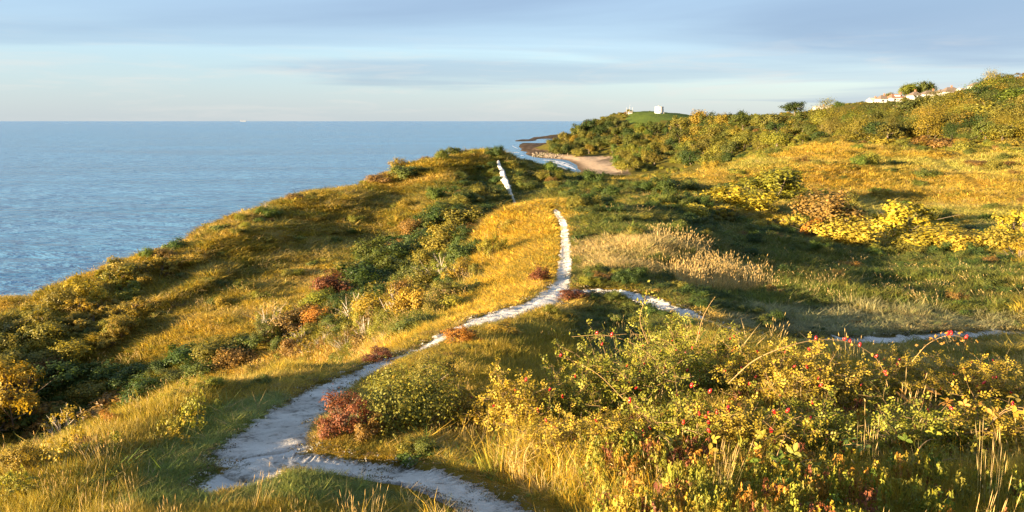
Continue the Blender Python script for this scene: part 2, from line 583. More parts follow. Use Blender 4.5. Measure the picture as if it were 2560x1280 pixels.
# small relief: hummocks everywhere, terracettes on the seaward slope, trodden paths
rr = GR
bump = fbm(GX, GY, 9.0, 3, 3) * 0.55 * np.clip((rr - 12) / 30, 0, 1) + fbm(GX, GY, 2.4, 3, 5) * 0.26 * np.clip((rr - 3) / 10, 0.15, 1) + fbm(GX, GY, 0.5, 2, 9) * 0.03
bump += fbm(GX, GY, 17.0, 3, 15) * 1.25 * np.clip((rr - 60) / 40, 0, 1) * np.clip((220 - rr) / 60, 0, 1)
bump += fbm(GX, GY, 60.0, 3, 13) * 3.0 * np.clip((rr - 200) / 300, 0, 1)
bump *= 1 - 0.85 * np.exp(-(DPATH / np.clip(0.07 * rr, 1.0, 3.0)) ** 2)
landmask = np.clip((BZ - (SEA + 2)) / 6, 0, 1)
HZ += bump * landmask
BENCHES = [
    [(120, 935), (246, 886), (334, 820), (404, 785), (492, 746), (545, 693), (600, 672)],
    [(330, 700), (380, 683), (470, 672), (527, 632), (633, 592), (738, 552), (860, 536)],
    [(640, 640), (724, 580), (830, 520), (950, 490)],
    [(40, 900), (140, 850), (230, 800), (330, 760)],
]
for B in BENCHES:
    wp = poly_world(B)
    d, t = dist_polyline(GX, GY, wp)
    wob = 1 + 0.3 * fbm(GX, GY, 6, 2, 21)
    HZ += 0.6 * np.clip(0.7 + 0.8 * fbm(GX, GY, 5.0, 3, 23), 0.1, 1.3) * np.exp(-(d / (0.75 * wob)) ** 2) * np.minimum(1, np.minimum(t, 1 - t) * 6)
HZ -= PATHMASK * 0.11 * np.clip(rr / 6, 0.6, 1)


def path_edge(x, y):
    """distance to the nearest path edge, negative on the path"""
    best = np.full(np.shape(x), 1e6)
    for k in PW:
        d, t = dist_polyline(x, y, PW[k])
        best = np.minimum(best, d - 0.5 * np.interp(t, *zip(*PWID[k])))
    return best


# ------------------------------------------------------------------ materials
MATS = {}


def new_mat(name):
    m = bpy.data.materials.new(name)
    m.use_nodes = True
    MATS[name] = m
    return m, NT(m.node_tree)


def principled(t, color, rough=0.8, spec=0.2, bump=None, bump_str=0.3, bump_dist=0.05, **kw):
    b = t.n('ShaderNodeBsdfPrincipled', inp={'Roughness': rough, 'Specular IOR Level': spec})
    for k, v in kw.items():
        b.inputs[k].default_value = v
    if isinstance(color, tuple):
        b.inputs['Base Color'].default_value = (*color, 1)
    else:
        t.l(color, b.inputs['Base Color'])
    if bump is not None:
        bn = t.n('ShaderNodeBump', inp={'Strength': bump_str, 'Distance': bump_dist})
        t.l(bump, bn.inputs['Height'])
        t.l(bn.outputs[0], b.inputs['Normal'])
    return b


def out(t, sh):
    o = t.n('ShaderNodeOutputMaterial')
    t.l(sh, o.inputs['Surface'])


def simple(name, color, rough=0.8, spec=0.2, var=0.15, scale=3.0):
    m, t = new_mat(name)
    tc = t.n('ShaderNodeTexCoord')
    n = t.noise(tc.outputs['Object'], scale, 5, 0.6)
    c = t.mix(n, tuple(x * (1 - var) for x in color), tuple(min(1, x * (1 + var)) for x in color))
    out(t, principled(t, c, rough, spec, n, 0.2, 0.02).outputs[0])
    return m


# ground: colour of soil and turf from the land cover, broken up at several scales
m, t = new_mat('ground')
at = t.n('ShaderNodeAttribute', attribute_name='cover')
chalk = t.n('ShaderNodeAttribute', attribute_name='chalk')
geo = t.n('ShaderNodeNewGeometry')
na = t.noise(geo.outputs['Position'], 0.35, 6, 0.65)
nb = t.noise(geo.outputs['Position'], 4.0, 5, 0.7)
nc = t.noise(geo.outputs['Position'], 30.0, 4, 0.7)
c = t.mix(1.0, at.outputs['Color'], t.ramp(na, [(0.3, (0.55, 0.6, 0.6)), (0.7, (1.3, 1.2, 1.0))]), 'MULTIPLY')
c = t.mix(1.0, c, t.ramp(nb, [(0.3, (0.6, 0.62, 0.6)), (0.7, (1.3, 1.25, 1.15))]), 'MULTIPLY')
cm = t.math('ADD', chalk.outputs['Fac'], t.math('MULTIPLY', t.math('SUBTRACT', nc, 0.55), 0.9))
c = t.mix(t.ramp(cm, [(0.42, (0, 0, 0)), (0.62, (1, 1, 1))]), c, (0.52, 0.50, 0.46))
hgt = t.math('ADD', t.math('MULTIPLY', nb, 0.6), t.math('MULTIPLY', nc, 0.3))
out(t, principled(t, c, 0.95, 0.05, hgt, 0.8, 0.12).outputs[0])

# trodden chalk
m, t = new_mat('chalk')
geo = t.n('ShaderNodeNewGeometry')
na = t.noise(geo.outputs['Position'], 2.2, 6, 0.65)
nb = t.noise(geo.outputs['Position'], 14.0, 6, 0.7, 0.6)
nc = t.noise(geo.outputs['Position'], 55.0, 4, 0.7)
nd = t.noise(geo.outputs['Position'], 0.9, 5, 0.6)
c = t.mix(t.ramp(na, [(0.35, (0, 0, 0)), (0.65, (1, 1, 1))]), (0.66, 0.61, 0.54), (0.92, 0.87, 0.78))
c = t.mix(t.math('MULTIPLY', t.ramp(nd, [(0.5, (0, 0, 0)), (0.7, (1, 1, 1))]), 0.5), c, (0.40, 0.36, 0.31))
litter = t.ramp(t.math('ADD', t.math('MULTIPLY', na, 0.45), t.math('MULTIPLY', nb, 0.55)), [(0.40, (1, 1, 1)), (0.47, (0, 0, 0))])
c = t.mix(t.math('MULTIPLY', litter, 0.75), c, (0.20, 0.17, 0.13))
c = t.mix(t.math('MULTIPLY', t.ramp(nc, [(0.60, (0, 0, 0)), (0.72, (1, 1, 1))]), 0.35), c, (0.35, 0.32, 0.28))
hgt = t.math('ADD', t.math('ADD', t.math('MULTIPLY', nb, 0.7), t.math('MULTIPLY', nc, 0.35)), t.math('MULTIPLY', na, 1.6))
out(t, principled(t, c, 0.95, 0.05, hgt, 1.0, 0.12).outputs[0])

# sea: dark water under wind ripples, long swell and calmer streaks
m, t = new_mat('sea_water')
geo = t.n('ShaderNodeNewGeometry')
pos = geo.outputs['Position']
s1 = t.noise(t.mapping(pos, scale=(0.020, 0.055, 1), rot=(0, 0, rad(12))), 1.0, 5, 0.6, 0.4)
s2 = t.noise(t.mapping(pos, scale=(0.09, 0.20, 1), rot=(0, 0, rad(-8))), 1.0, 5, 0.62, 0.5)
s3 = t.noise(t.mapping(pos, scale=(0.5, 0.9, 1), rot=(0, 0, rad(20))), 1.0, 4, 0.65)
streak = t.noise(t.mapping(pos, scale=(0.0016, 0.007, 1), rot=(0, 0, rad(6))), 1.0, 5, 0.6, 0.6)
hgt = t.math('ADD', t.math('ADD', t.math('MULTIPLY', s1, 13.0), t.math('MULTIPLY', s2, 4.5)), t.math('MULTIPLY', s3, 0.35))
col = t.mix(t.ramp(streak, [(0.35, (0, 0, 0)), (0.65, (1, 1, 1))]), (0.030, 0.130, 0.270), (0.095, 0.230, 0.380))
b = principled(t, col, 0.12, 0.5, hgt, 0.75, 1.0, IOR=1.33)
t.l(t.ramp(streak, [(0.35, (0.10, 0.10, 0.10)), (0.7, (0.26, 0.26, 0.26))]), b.inputs['Roughness'])
out(t, b.outputs[0])

m, t = new_mat('foam')
geo = t.n('ShaderNodeNewGeometry')
n = t.noise(geo.outputs['Position'], 0.35, 6, 0.7)
tr = t.n('ShaderNodeBsdfTransparent')
b = principled(t, (0.8, 0.8, 0.8), 0.7, 0.2)
mx = t.n('ShaderNodeMixShader')
t.l(t.ramp(n, [(0.40, (0, 0, 0)), (0.55, (1, 1, 1))]), mx.inputs[0])
t.l(tr.outputs[0], mx.inputs[1]); t.l(b.outputs[0], mx.inputs[2])
out(t, mx.outputs[0])


def leaf_mat(name, trans=0.32, rough=0.55, spec=0.25, sat=1.0):
    m, t = new_mat(name)
    at = t.n('ShaderNodeAttribute', attribute_type='INSTANCER', attribute_name='tint')
    v = t.n('ShaderNodeAttribute', attribute_name='v')
    k = t.ramp(v.outputs['Fac'], [(0.0, (0.5, 0.58, 0.6)), (0.5, (1.0, 1.0, 1.0)), (0.85, (1.3, 1.25, 0.95)), (1.0, (1.5, 1.2, 0.7))])
    c = t.mix(1.0, at.outputs['Color'], k, 'MULTIPLY')
    b = principled(t, c, rough, spec)
    tl = t.n('ShaderNodeBsdfTranslucent')
    t.l(t.mix(1.0, c, (1.25, 1.15, 0.5), 'MULTIPLY'), tl.inputs[0])
    mx = t.n('ShaderNodeMixShader', inp={0: trans})
    t.l(b.outputs[0], mx.inputs[1]); t.l(tl.outputs[0], mx.inputs[2])
    out(t, mx.outputs[0])
    return m


leaf_mat('leaf')
leaf_mat('blade', 0.35, 0.6, 0.2)
simple('bark', (0.14, 0.11, 0.08), 0.9, 0.1, 0.3, 6)
simple('dry_stem', (0.42, 0.31, 0.17), 0.8, 0.2, 0.25, 8)
simple('cane', (0.22, 0.14, 0.06), 0.7, 0.3, 0.3, 8)
simple('pale_twig', (0.38, 0.33, 0.27), 0.85, 0.1, 0.2, 8)
simple('hip_red', (0.50, 0.025, 0.02), 0.25, 0.5, 0.25, 30)
simple('hip_tip', (0.07, 0.03, 0.015), 0.8, 0.2, 0.2, 30)

# ------------------------------------------------------------------ land cover colours
GOLD = np.array((0.46, 0.31, 0.038)); STRAW = np.array((0.46, 0.34, 0.155)); OLIVE = np.array((0.15, 0.135, 0.025)); GREEN = np.array((0.065, 0.105, 0.020))
PALE = np.array((0.30, 0.27, 0.15)); DARK = np.array((0.035, 0.05, 0.014)); LAWN = np.array((0.10, 0.15, 0.03)); RUST = np.array((0.26, 0.11, 0.03))
ZONES = {
    'knoll': [(1225, 545), (1330, 508), (1400, 500), (1412, 560), (1412, 640), (1395, 715), (1340, 748), (1200, 795), (1080, 850), (1150, 740), (1195, 650)],
    'right_valley': [(1430, 505), (1600, 500), (1760, 520), (2560, 640), (2560, 830), (2000, 850), (1700, 770), (1560, 725), (1430, 720), (1425, 600)],
    'straw': [(1440, 607), (1560, 602), (1760, 640), (1760, 655), (1600, 690), (1470, 682)],
    'straw_low': [(1650, 682), (1780, 672), (1900, 690), (1900, 730), (1760, 730), (1660, 715)],
    'hollow': [(1400, 775), (1500, 745), (1620, 765), (1720, 825), (1600, 900), (1480, 905), (1390, 850)],
    'pale_valley': [(1780, 805), (1900, 770), (2250, 775), (2560, 800), (2560, 828), (2100, 850), (1900, 838)],
    'mound': [(1720, 443), (1900, 397), (2050, 361), (2250, 370), (2420, 395), (2560, 380), (2560, 600), (2250, 590), (1950, 525), (1800, 480)],
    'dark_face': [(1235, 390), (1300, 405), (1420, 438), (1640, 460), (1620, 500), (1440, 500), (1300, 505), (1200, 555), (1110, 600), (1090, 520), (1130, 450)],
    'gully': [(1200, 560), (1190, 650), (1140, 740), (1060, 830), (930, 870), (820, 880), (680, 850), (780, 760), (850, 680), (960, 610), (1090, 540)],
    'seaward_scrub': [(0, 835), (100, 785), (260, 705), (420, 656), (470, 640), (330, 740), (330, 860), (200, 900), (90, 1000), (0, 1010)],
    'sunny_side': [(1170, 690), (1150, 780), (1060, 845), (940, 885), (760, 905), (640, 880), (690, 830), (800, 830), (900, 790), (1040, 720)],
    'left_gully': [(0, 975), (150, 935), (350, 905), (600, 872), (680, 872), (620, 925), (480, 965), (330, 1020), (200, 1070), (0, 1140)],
    'green_verge': [(440, 1090), (560, 1030), (700, 990), (720, 1010), (640, 1080), (560, 1160), (560, 1279), (300, 1279), (380, 1180)],
    'lower_verge': [(580, 1279), (640, 1220), (760, 1195), (900, 1190), (960, 1230), (1100, 1279)],
}
ZW = {k: poly_world(v) for k, v in ZONES.items()}


def zone(x, y, k):
    x = np.asarray(x, float); y = np.asarray(y, float)
    am = 0.10 + 0.035 * np.hypot(x, y)
    return inpoly(x + am * fbm(x, y, 2.5, 3, 131) + 0.4 * am * fbm(x, y, 0.4, 2, 135), y + am * fbm(x, y, 2.5, 3, 137) + 0.4 * am * fbm(x, y, 0.4, 2, 139), ZW[k])


LAWN_POLY = np.array([((a - 1280) / F * d, d) for a, d in [(1572, 1030), (1640, 1020), (1720, 1035), (1765, 1070), (1770, 1250), (1690, 1300), (1575, 1250), (1558, 1100)]])


def sea_xy(px, py):
    d = -CAM_Z / slope_at(py)
    u, yy, _ = ray(px, py)
    return u / yy * d, d


BEACH = np.array([sea_xy(a, b) for a, b in [(1345, 399), (1372, 386), (1400, 382), (1480, 388), (1560, 402), (1575, 450), (1440, 450), (1420, 412)]])
REEF = np.array([sea_xy(a, b) for a, b in [(1270, 352), (1320, 343), (1395, 339), (1392, 352), (1372, 385), (1330, 393), (1290, 380)]])


def cover_color(x, y, z):
    """turf colour at a world point; the hollow and the far ground carry shade in it"""
    x = np.asarray(x, float); y = np.asarray(y, float)
    r = np.hypot(x, y)
    sc = np.clip(r / 14, 0.35, 12)
    n1 = fbm(x, y, 7.0, 4, 41); n2 = fbm(x, y, 2.3, 3, 47); n3 = fbm(x, y, 40.0, 3, 53)
    a = np.clip(0.5 + 0.75 * n1 + 0.35 * n2, 0, 1)[..., None]
    c = OLIVE * (1 - a) + GOLD * a
    st = np.clip(n2 * 1.6 + n1 * 0.6 - 0.1, 0, 1)[..., None]
    c = c * (1 - 0.6 * st) + STRAW * 0.6 * st

    def blend(c, key, col, k):
        m = zone(x, y, key).astype(float)[..., None] * k
        return c * (1 - m) + col * m
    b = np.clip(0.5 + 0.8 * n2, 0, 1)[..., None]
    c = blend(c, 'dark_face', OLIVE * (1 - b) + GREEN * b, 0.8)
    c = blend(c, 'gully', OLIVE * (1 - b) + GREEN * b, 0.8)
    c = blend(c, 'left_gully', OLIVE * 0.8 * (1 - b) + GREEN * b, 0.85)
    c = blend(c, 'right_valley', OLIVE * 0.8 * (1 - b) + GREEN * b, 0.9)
    mm = np.clip(0.5 + 1.3 * fbm(x, y, 16.0, 3, 57) , 0, 1)[..., None]
    c = blend(c, 'mound', (GOLD * 0.92 * (1 - b * 0.3) + RUST * b * 0.3) * (1 - 0.65 * mm) + STRAW * 0.2 * mm + OLIVE * 0.2 * mm + GREEN * 1.1 * mm * mm, 0.85)
    c = blend(c, 'knoll', GOLD * 1.1 * (0.8 + 0.3 * b), 0.85)
    c = blend(c, 'straw', STRAW * (0.75 + 0.4 * b), 0.85)
    c = blend(c, 'straw_low', STRAW * (0.75 + 0.4 * b), 0.85)
    c = blend(c, 'hollow', OLIVE * 0.7 * (1 - b) + GREEN * b, 0.85)  # green cover made darker, painting the hollow's shade into its colour
    c = blend(c, 'pale_valley', PALE * (0.6 + 0.5 * b), 0.7)
    c = blend(c, 'seaward_scrub', OLIVE * 1.2, 0.6)
    c = blend(c, 'green_verge', GREEN * 1.5 * (0.6 + 0.6 * b) + PALE * 0.15, 0.8)
    c = blend(c, 'lower_verge', GREEN * 1.3 * (0.6 + 0.6 * b) + PALE * 0.2, 0.8)
    far = np.clip((r - 170) / 80, 0, 1)[..., None]
    fm = np.clip(0.5 + 0.9 * n3, 0, 1)[..., None]
    c = c * (1 - far) + (OLIVE * 0.55 * (1 - fm) + OLIVE * 1.0 * fm) * far  # olive darkened to paint shade into the gaps between far trees
    m = inpoly(x, y, LAWN_POLY)[..., None]
    c = np.where(m, LAWN * (0.85 + 0.3 * fm), c)
    zr = np.asarray(z)[..., None]
    bm = inpoly(x, y, BEACH)[..., None] & (zr < 4.0 + 2.0 * n3[..., None])
    wet = np.clip((zr - 0.3) / 1.0, 0, 1); drift = np.exp(-((zr - 3.3 - n3[..., None]) / 0.5) ** 2)
    c = np.where(bm, (np.array((0.17, 0.12, 0.085)) * (1 - wet) + np.array((0.58, 0.44, 0.34)) * wet) * (0.8 + 0.35 * b) * (1 - 0.7 * drift), c)
    rm = inpoly(x, y, REEF)[..., None] & (zr < 4.5)
    c = np.where(rm, np.array((0.10, 0.07, 0.05)) * (0.5 + 1.3 * b * b), c)
    low = (zr < 0.4) & (r[..., None] > 120)
    c = np.where(low & ~bm, np.array((0.09, 0.07, 0.05)), c)
    return c


# ------------------------------------------------------------------ ground
nt, nr = GX.shape
V = np.stack([GX.ravel(), GY.ravel(), HZ.ravel() + CAM_Z], 1)
I = np.arange(nt * nr).reshape(nt, nr)
Q = np.stack([I[:-1, :-1], I[1:, :-1], I[1:, 1:], I[:-1, 1:]], -1).reshape(-1, 4)
Q = Q[:, ::-1]
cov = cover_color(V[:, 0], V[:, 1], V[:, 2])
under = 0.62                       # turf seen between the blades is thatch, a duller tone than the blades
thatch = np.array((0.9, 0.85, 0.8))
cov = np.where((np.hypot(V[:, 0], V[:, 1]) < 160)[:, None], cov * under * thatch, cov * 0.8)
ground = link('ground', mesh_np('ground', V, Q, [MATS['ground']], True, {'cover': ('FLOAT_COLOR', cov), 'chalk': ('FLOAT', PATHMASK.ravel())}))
tag(ground, kind='structure')
# patch of ground under the viewer, inside the innermost ring
nv = [(0, 0, CAM_Z - 1.75)] + [tuple(V[I[i, 0]]) for i in range(nt)]
me = bpy.data.meshes.new('ground_centre')
me.from_pydata(nv, [], [(0, i + 2, i + 1) for i in range(nt - 1)])
me.materials.append(MATS['ground'])
me.attributes.new('cover', 'FLOAT_COLOR', 'POINT').data.foreach_set('color', np.tile([0.12, 0.1, 0.03, 1], len(nv)).astype(np.float32))
link('ground_centre', me, ground)

# ------------------------------------------------------------------ chalk paths

def ribbon(key, off):
    pts = PW[key]
    n = len(pts)
    seg = np.hypot(*(pts[1:] - pts[:-1]).T)
    s = np.concatenate([[0], np.cumsum(seg)])
    N = 420
    ss = np.linspace(0, s[-1], N) if key != 'main' else s[-1] * np.linspace(0, 1, N) ** 1.5
    c = np.stack([np.interp(ss, s, pts[:, k]) for k in (0, 1)], 1)
    tan = np.gradient(c, axis=0); tan /= np.linalg.norm(tan, axis=1)[:, None] + 1e-9
    nor = np.stack([-tan[:, 1], tan[:, 0]], 1)
    tpar = np.interp(ss, s, np.linspace(0, 1, n))
    wd = np.interp(tpar, *zip(*PWID[key]))
    M = 15
    X = np.zeros((N, M)); Y = np.zeros((N, M))
    taper = np.minimum(1, np.minimum(np.arange(N), N - 1 - np.arange(N)) / 7.0) ** 0.5
    el = fbm(c[:, 0], c[:, 1], 0.5, 4, 61) + 0.28 * RNG.normal(size=N); er = fbm(c[:, 0], c[:, 1], 0.45, 4, 67) + 0.28 * RNG.normal(size=N)
    for j in range(M):
        a = j / (M - 1) * 2 - 1
        half = wd * 0.5 * taper * (1 + 0.42 * (el if a < 0 else er))
        X[:, j] = c[:, 0] + nor[:, 0] * a * half
        Y[:, j] = c[:, 1] + nor[:, 1] * a * half
    r = np.hypot(X, Y)
    Z = height(X, Y) + off + 0.0010 * r + 0.022 * fbm(X, Y, 0.22, 4, 71) * np.clip(r / 5, 1, 2)
    edge = np.abs(np.linspace(-1, 1, M))[None, :] ** 6
    Z -= edge * (off + 0.0010 * r + 0.02)
    Vv = np.stack([X.ravel(), Y.ravel(), Z.ravel()], 1)
    J = np.arange(N * M).reshape(N, M)
    q = np.stack([J[:-1, :-1], J[:-1, 1:], J[1:, 1:], J[1:, :-1]], -1).reshape(-1, 4)
    o = link('path', mesh_np('path', Vv, q[:, ::-1], [MATS['chalk']], True))
    return tag(o, kind='structure')


ribbon('main', 0.024); ribbon('near', 0.032); ribbon('right', 0.028); ribbon('ridge', 0.05)

# ------------------------------------------------------------------ sea, out to the horizon
xs = np.concatenate([-np.geomspace(90000, 60, 30), np.linspace(-50, 50, 5), np.geomspace(60, 90000, 30)])
ys = np.concatenate([[-3000, -500, 0], np.geomspace(60, 90000, 60)])
SX, SY = np.meshgrid(xs, ys, indexing='ij')
J = np.arange(SX.size).reshape(SX.shape)
q = np.stack([J[:-1, :-1], J[1:, :-1], J[1:, 1:], J[:-1, 1:]], -1).reshape(-1, 4)
tag(link('sea', mesh_np('sea', np.stack([SX.ravel(), SY.ravel(), np.zeros(SX.size)], 1), q, [MATS['sea_water']])), kind='structure')


# ------------------------------------------------------------------ plant prototypes
def unit(v):
    return v / (np.linalg.norm(v, axis=-1, keepdims=True) + 1e-9)


def quads_from_leaves(p, n, length, width, rng):
    """one folded diamond per leaf"""
    N = len(p)
    t = unit(np.cross(n, rng.normal(size=(N, 3))))
    b = np.cross(n, t)
    L = (length * (0.7 + 0.6 * rng.random(N)))[:, None]; Wd = (width * (0.7 + 0.6 * rng.random(N)))[:, None]
    V = np.stack([p - t * L * 0.5, p + b * Wd * 0.5 - t * L * 0.05 + n * Wd * 0.18, p + t * L * 0.5, p - b * Wd * 0.5 - t * L * 0.05 + n * Wd * 0.18], 1).reshape(-1, 3)
    Fq = np.arange(N * 4).reshape(N, 4)
    return V, Fq


def crown_proto(name, seed, nl=3200, leaf=0.06, lobes=9, zlo=0.12, zhi=0.78, spread=0.36, rl=(0.16, 0.30), clump=14, up=0.25, flat=1.0, shear=0.0):
    rng = np.random.default_rng(seed)
    a = rng.random(lobes) * 2 * math.pi + np.arange(lobes) * 2.4
    rad_ = spread * np.sqrt(rng.random(lobes))
    c = np.stack([rad_ * np.cos(a), rad_ * np.sin(a), zlo + (zhi - zlo) * rng.random(lobes) * (1 - 0.5 * rad_ / spread)], 1)
    lr_ = rl[0] + (rl[1] - rl[0]) * rng.random(lobes)
    # sub clumps over each lobe
    sub_d = unit(rng.normal(size=(lobes, clump, 3)) + np.array([0, 0, 0.35]))
    sub = c[:, None] + sub_d * lr_[:, None, None] * (0.72 + 0.3 * rng.random((lobes, clump, 1)))
    k = rng.choice(lobes, nl, p=lr_ ** 2 / np.sum(lr_ ** 2)); s = rng.integers(0, clump, nl)
    p = sub[k, s] + rng.normal(size=(nl, 3)) * (lr_[k] * 0.24)[:, None]
    o = unit(p - c[k]) * 0.9 + unit(p - np.array([0, 0, 0.35])) * 0.4
    n = unit(o + rng.normal(size=(nl, 3)) * 0.55 + np.array([0, 0, up]))
    p[:, 2] = np.maximum(p[:, 2], 0.02) * flat
    p[:, 0] += shear * p[:, 2]
    v = np.repeat(np.clip(rng.random(nl) * 0.75 + 0.25 * rng.random((lobes, clump))[k, s], 0, 1), 4)
    V, Fq = quads_from_leaves(p, n, leaf, leaf * 0.62, rng)
    me = mesh_np(name, V, Fq, [MATS['leaf']], False, {'v': ('FLOAT', v)})
    return me, c * np.array([1, 1, flat]), lr_


def stems_proto(name, centers, seed, trunk=0.0, r=0.022, mat='bark'):
    rng = np.random.default_rng(seed)
    mb = MB()
    if trunk > 0:
        mb.tube([(0, 0, -0.08), (0.01, 0.0, trunk * 0.5), (0, 0.01, trunk)], r * 1.6, r * 1.1, 6)
    for c in centers:
        b = (0, 0, trunk * 0.9) if trunk > 0 else (c[0] * 0.22, c[1] * 0.22, -0.06)
        mid = ((b[0] + c[0]) / 2 + rng.normal() * 0.03, (b[1] + c[1]) / 2 + rng.normal() * 0.03, b[2] + (c[2] - b[2]) * 0.62)
        mb.tube([b, mid, (c[0], c[1], c[2])], r * 0.7, r * 0.25, 4)
        for _ in range(3):
            e = c + rng.normal(size=3) * np.array([0.13, 0.13, 0.1])
            e[2] = max(e[2], 0.05)
            mb.tube([mid, e], r * 0.3, r * 0.1, 3)
    return mb.mesh(name, MATS[mat])


KINDSET = {}


def make_kind(kind, count, **kw):
    trunk = kw.pop('trunk', 0.0); mat = kw.pop('mat', 'bark'); r = kw.pop('r', 0.022)
    KINDSET[kind] = []
    for i in range(count):
        me, c, lr_ = crown_proto('%s_crown' % kind, hash_seed(kind, i), **kw)
        st = stems_proto('%s_stems' % kind, c, i + 5, trunk, r, mat)
        KINDSET[kind].append((me, st))


def hash_seed(k, i):
    return sum(ord(ch) * (j + 3) for j, ch in enumerate(k)) * 7 + i * 131


make_kind('bush', 6, nl=3400, leaf=0.058, lobes=10)
make_kind('fine', 3, nl=9500, leaf=0.030, lobes=12, clump=26)
make_kind('fineloose', 4, nl=5200, leaf=0.034, lobes=16, spread=0.42, rl=(0.07, 0.16), zlo=0.15, zhi=0.92, clump=12, up=0.4)
make_kind('loose', 5, nl=2600, leaf=0.052, lobes=13, spread=0.42, rl=(0.07, 0.16), zlo=0.2, zhi=0.92, clump=7, up=0.4)
make_kind('tree', 5, nl=3600, leaf=0.055, lobes=11, zlo=0.34, zhi=0.84, spread=0.36, rl=(0.15, 0.25), trunk=0.34, r=0.026)
make_kind('wind', 3, nl=2600, leaf=0.055, lobes=9, zlo=0.45, zhi=0.72, spread=0.40, rl=(0.11, 0.19), trunk=0.42, r=0.024, shear=0.35)
make_kind('mat', 4, nl=1500, leaf=0.075, lobes=8, zlo=0.08, zhi=0.4, spread=0.42, rl=(0.12, 0.22), flat=0.8)
make_kind('twiggy', 3, nl=620, leaf=0.045, lobes=14, spread=0.42, rl=(0.06, 0.13), zlo=0.25, zhi=0.92, clump=4, mat='pale_twig', r=0.02)

TINT = {
    'yellow': (0.31, 0.232, 0.030), 'yellow-green': (0.205, 0.205, 0.028), 'olive': (0.18, 0.163, 0.028), 'olive-green': (0.105, 0.125, 0.024), 'bright yellow': (0.37, 0.29, 0.032), 'dark green': (0.055, 0.088, 0.018),
    'red-brown': (0.17, 0.062, 0.032), 'orange': (0.33, 0.165, 0.030), 'russet': (0.21, 0.125, 0.035), 'golden': (0.29, 0.215, 0.030), 'green': (0.10, 0.145, 0.022),
}
N_OF = {}


def ordinal(n):
    base = ['first', 'second', 'third', 'fourth', 'fifth', 'sixth', 'seventh', 'eighth', 'ninth', 'tenth', 'eleventh', 'twelfth', 'thirteenth', 'fourteenth', 'fifteenth', 'sixteenth', 'seventeenth', 'eighteenth', 'nineteenth', 'twentieth']
    return base[n - 1] if n <= 20 else 'twenty-' + base[n - 21] if n <= 29 else 'thirtieth' if n == 30 else 'thirty-' + base[n - 31]


def plant(kind, x, y, wid, hgt, tint, label, cat, group, name=None, seed=None, sink=0.03, z=None):
    seed = random.randrange(10 ** 6) if seed is None else seed
    r = random.Random(seed)
    ps = KINDSET[kind]
    cm_, sm_ = ps[r.randrange(len(ps))]
    root = link(name or ('tree' if kind in ('tree', 'wind') else 'shrub'), None, None, (x, y, float(height(x, y)) - sink * hgt if z is None else z), (0, 0, r.uniform(0, 6.28) if kind != 'wind' else r.uniform(-0.3, 0.3)), (wid, wid, hgt))
    root.empty_display_size = 0.3
    tag(root, label, cat, group)
    c = link('crown', cm_, root)
    k = r.uniform(0.85, 1.15) * (0.8 if y > 170 else 1.0)
    base = TINT[tint]
    c['tint'] = [base[0] * k * r.uniform(0.9, 1.1), base[1] * k, base[2] * k * r.uniform(0.8, 1.2)]
    link('trunk' if kind in ('tree', 'wind') else 'stems', sm_, root)
    return root


def plant_px(kind, px, py, wpx, hpx, tint, label, group, cat=None, **kw):
    x, y, z = hit(px, py)
    if math.hypot(x, y) < 15:
        kind = {'bush': 'fine'}.get(kind, kind)
    if math.hypot(x, y) < 42:
        kind = {'loose': 'fineloose'}.get(kind, kind)
    s = math.hypot(x, y) / F * (1.0 if y > 30 else 1.05)
    return plant(kind, x, y, wpx * s, hpx * s, tint, label, cat or ('tree' if kind in ('tree', 'wind') else 'shrub'), group, **kw)


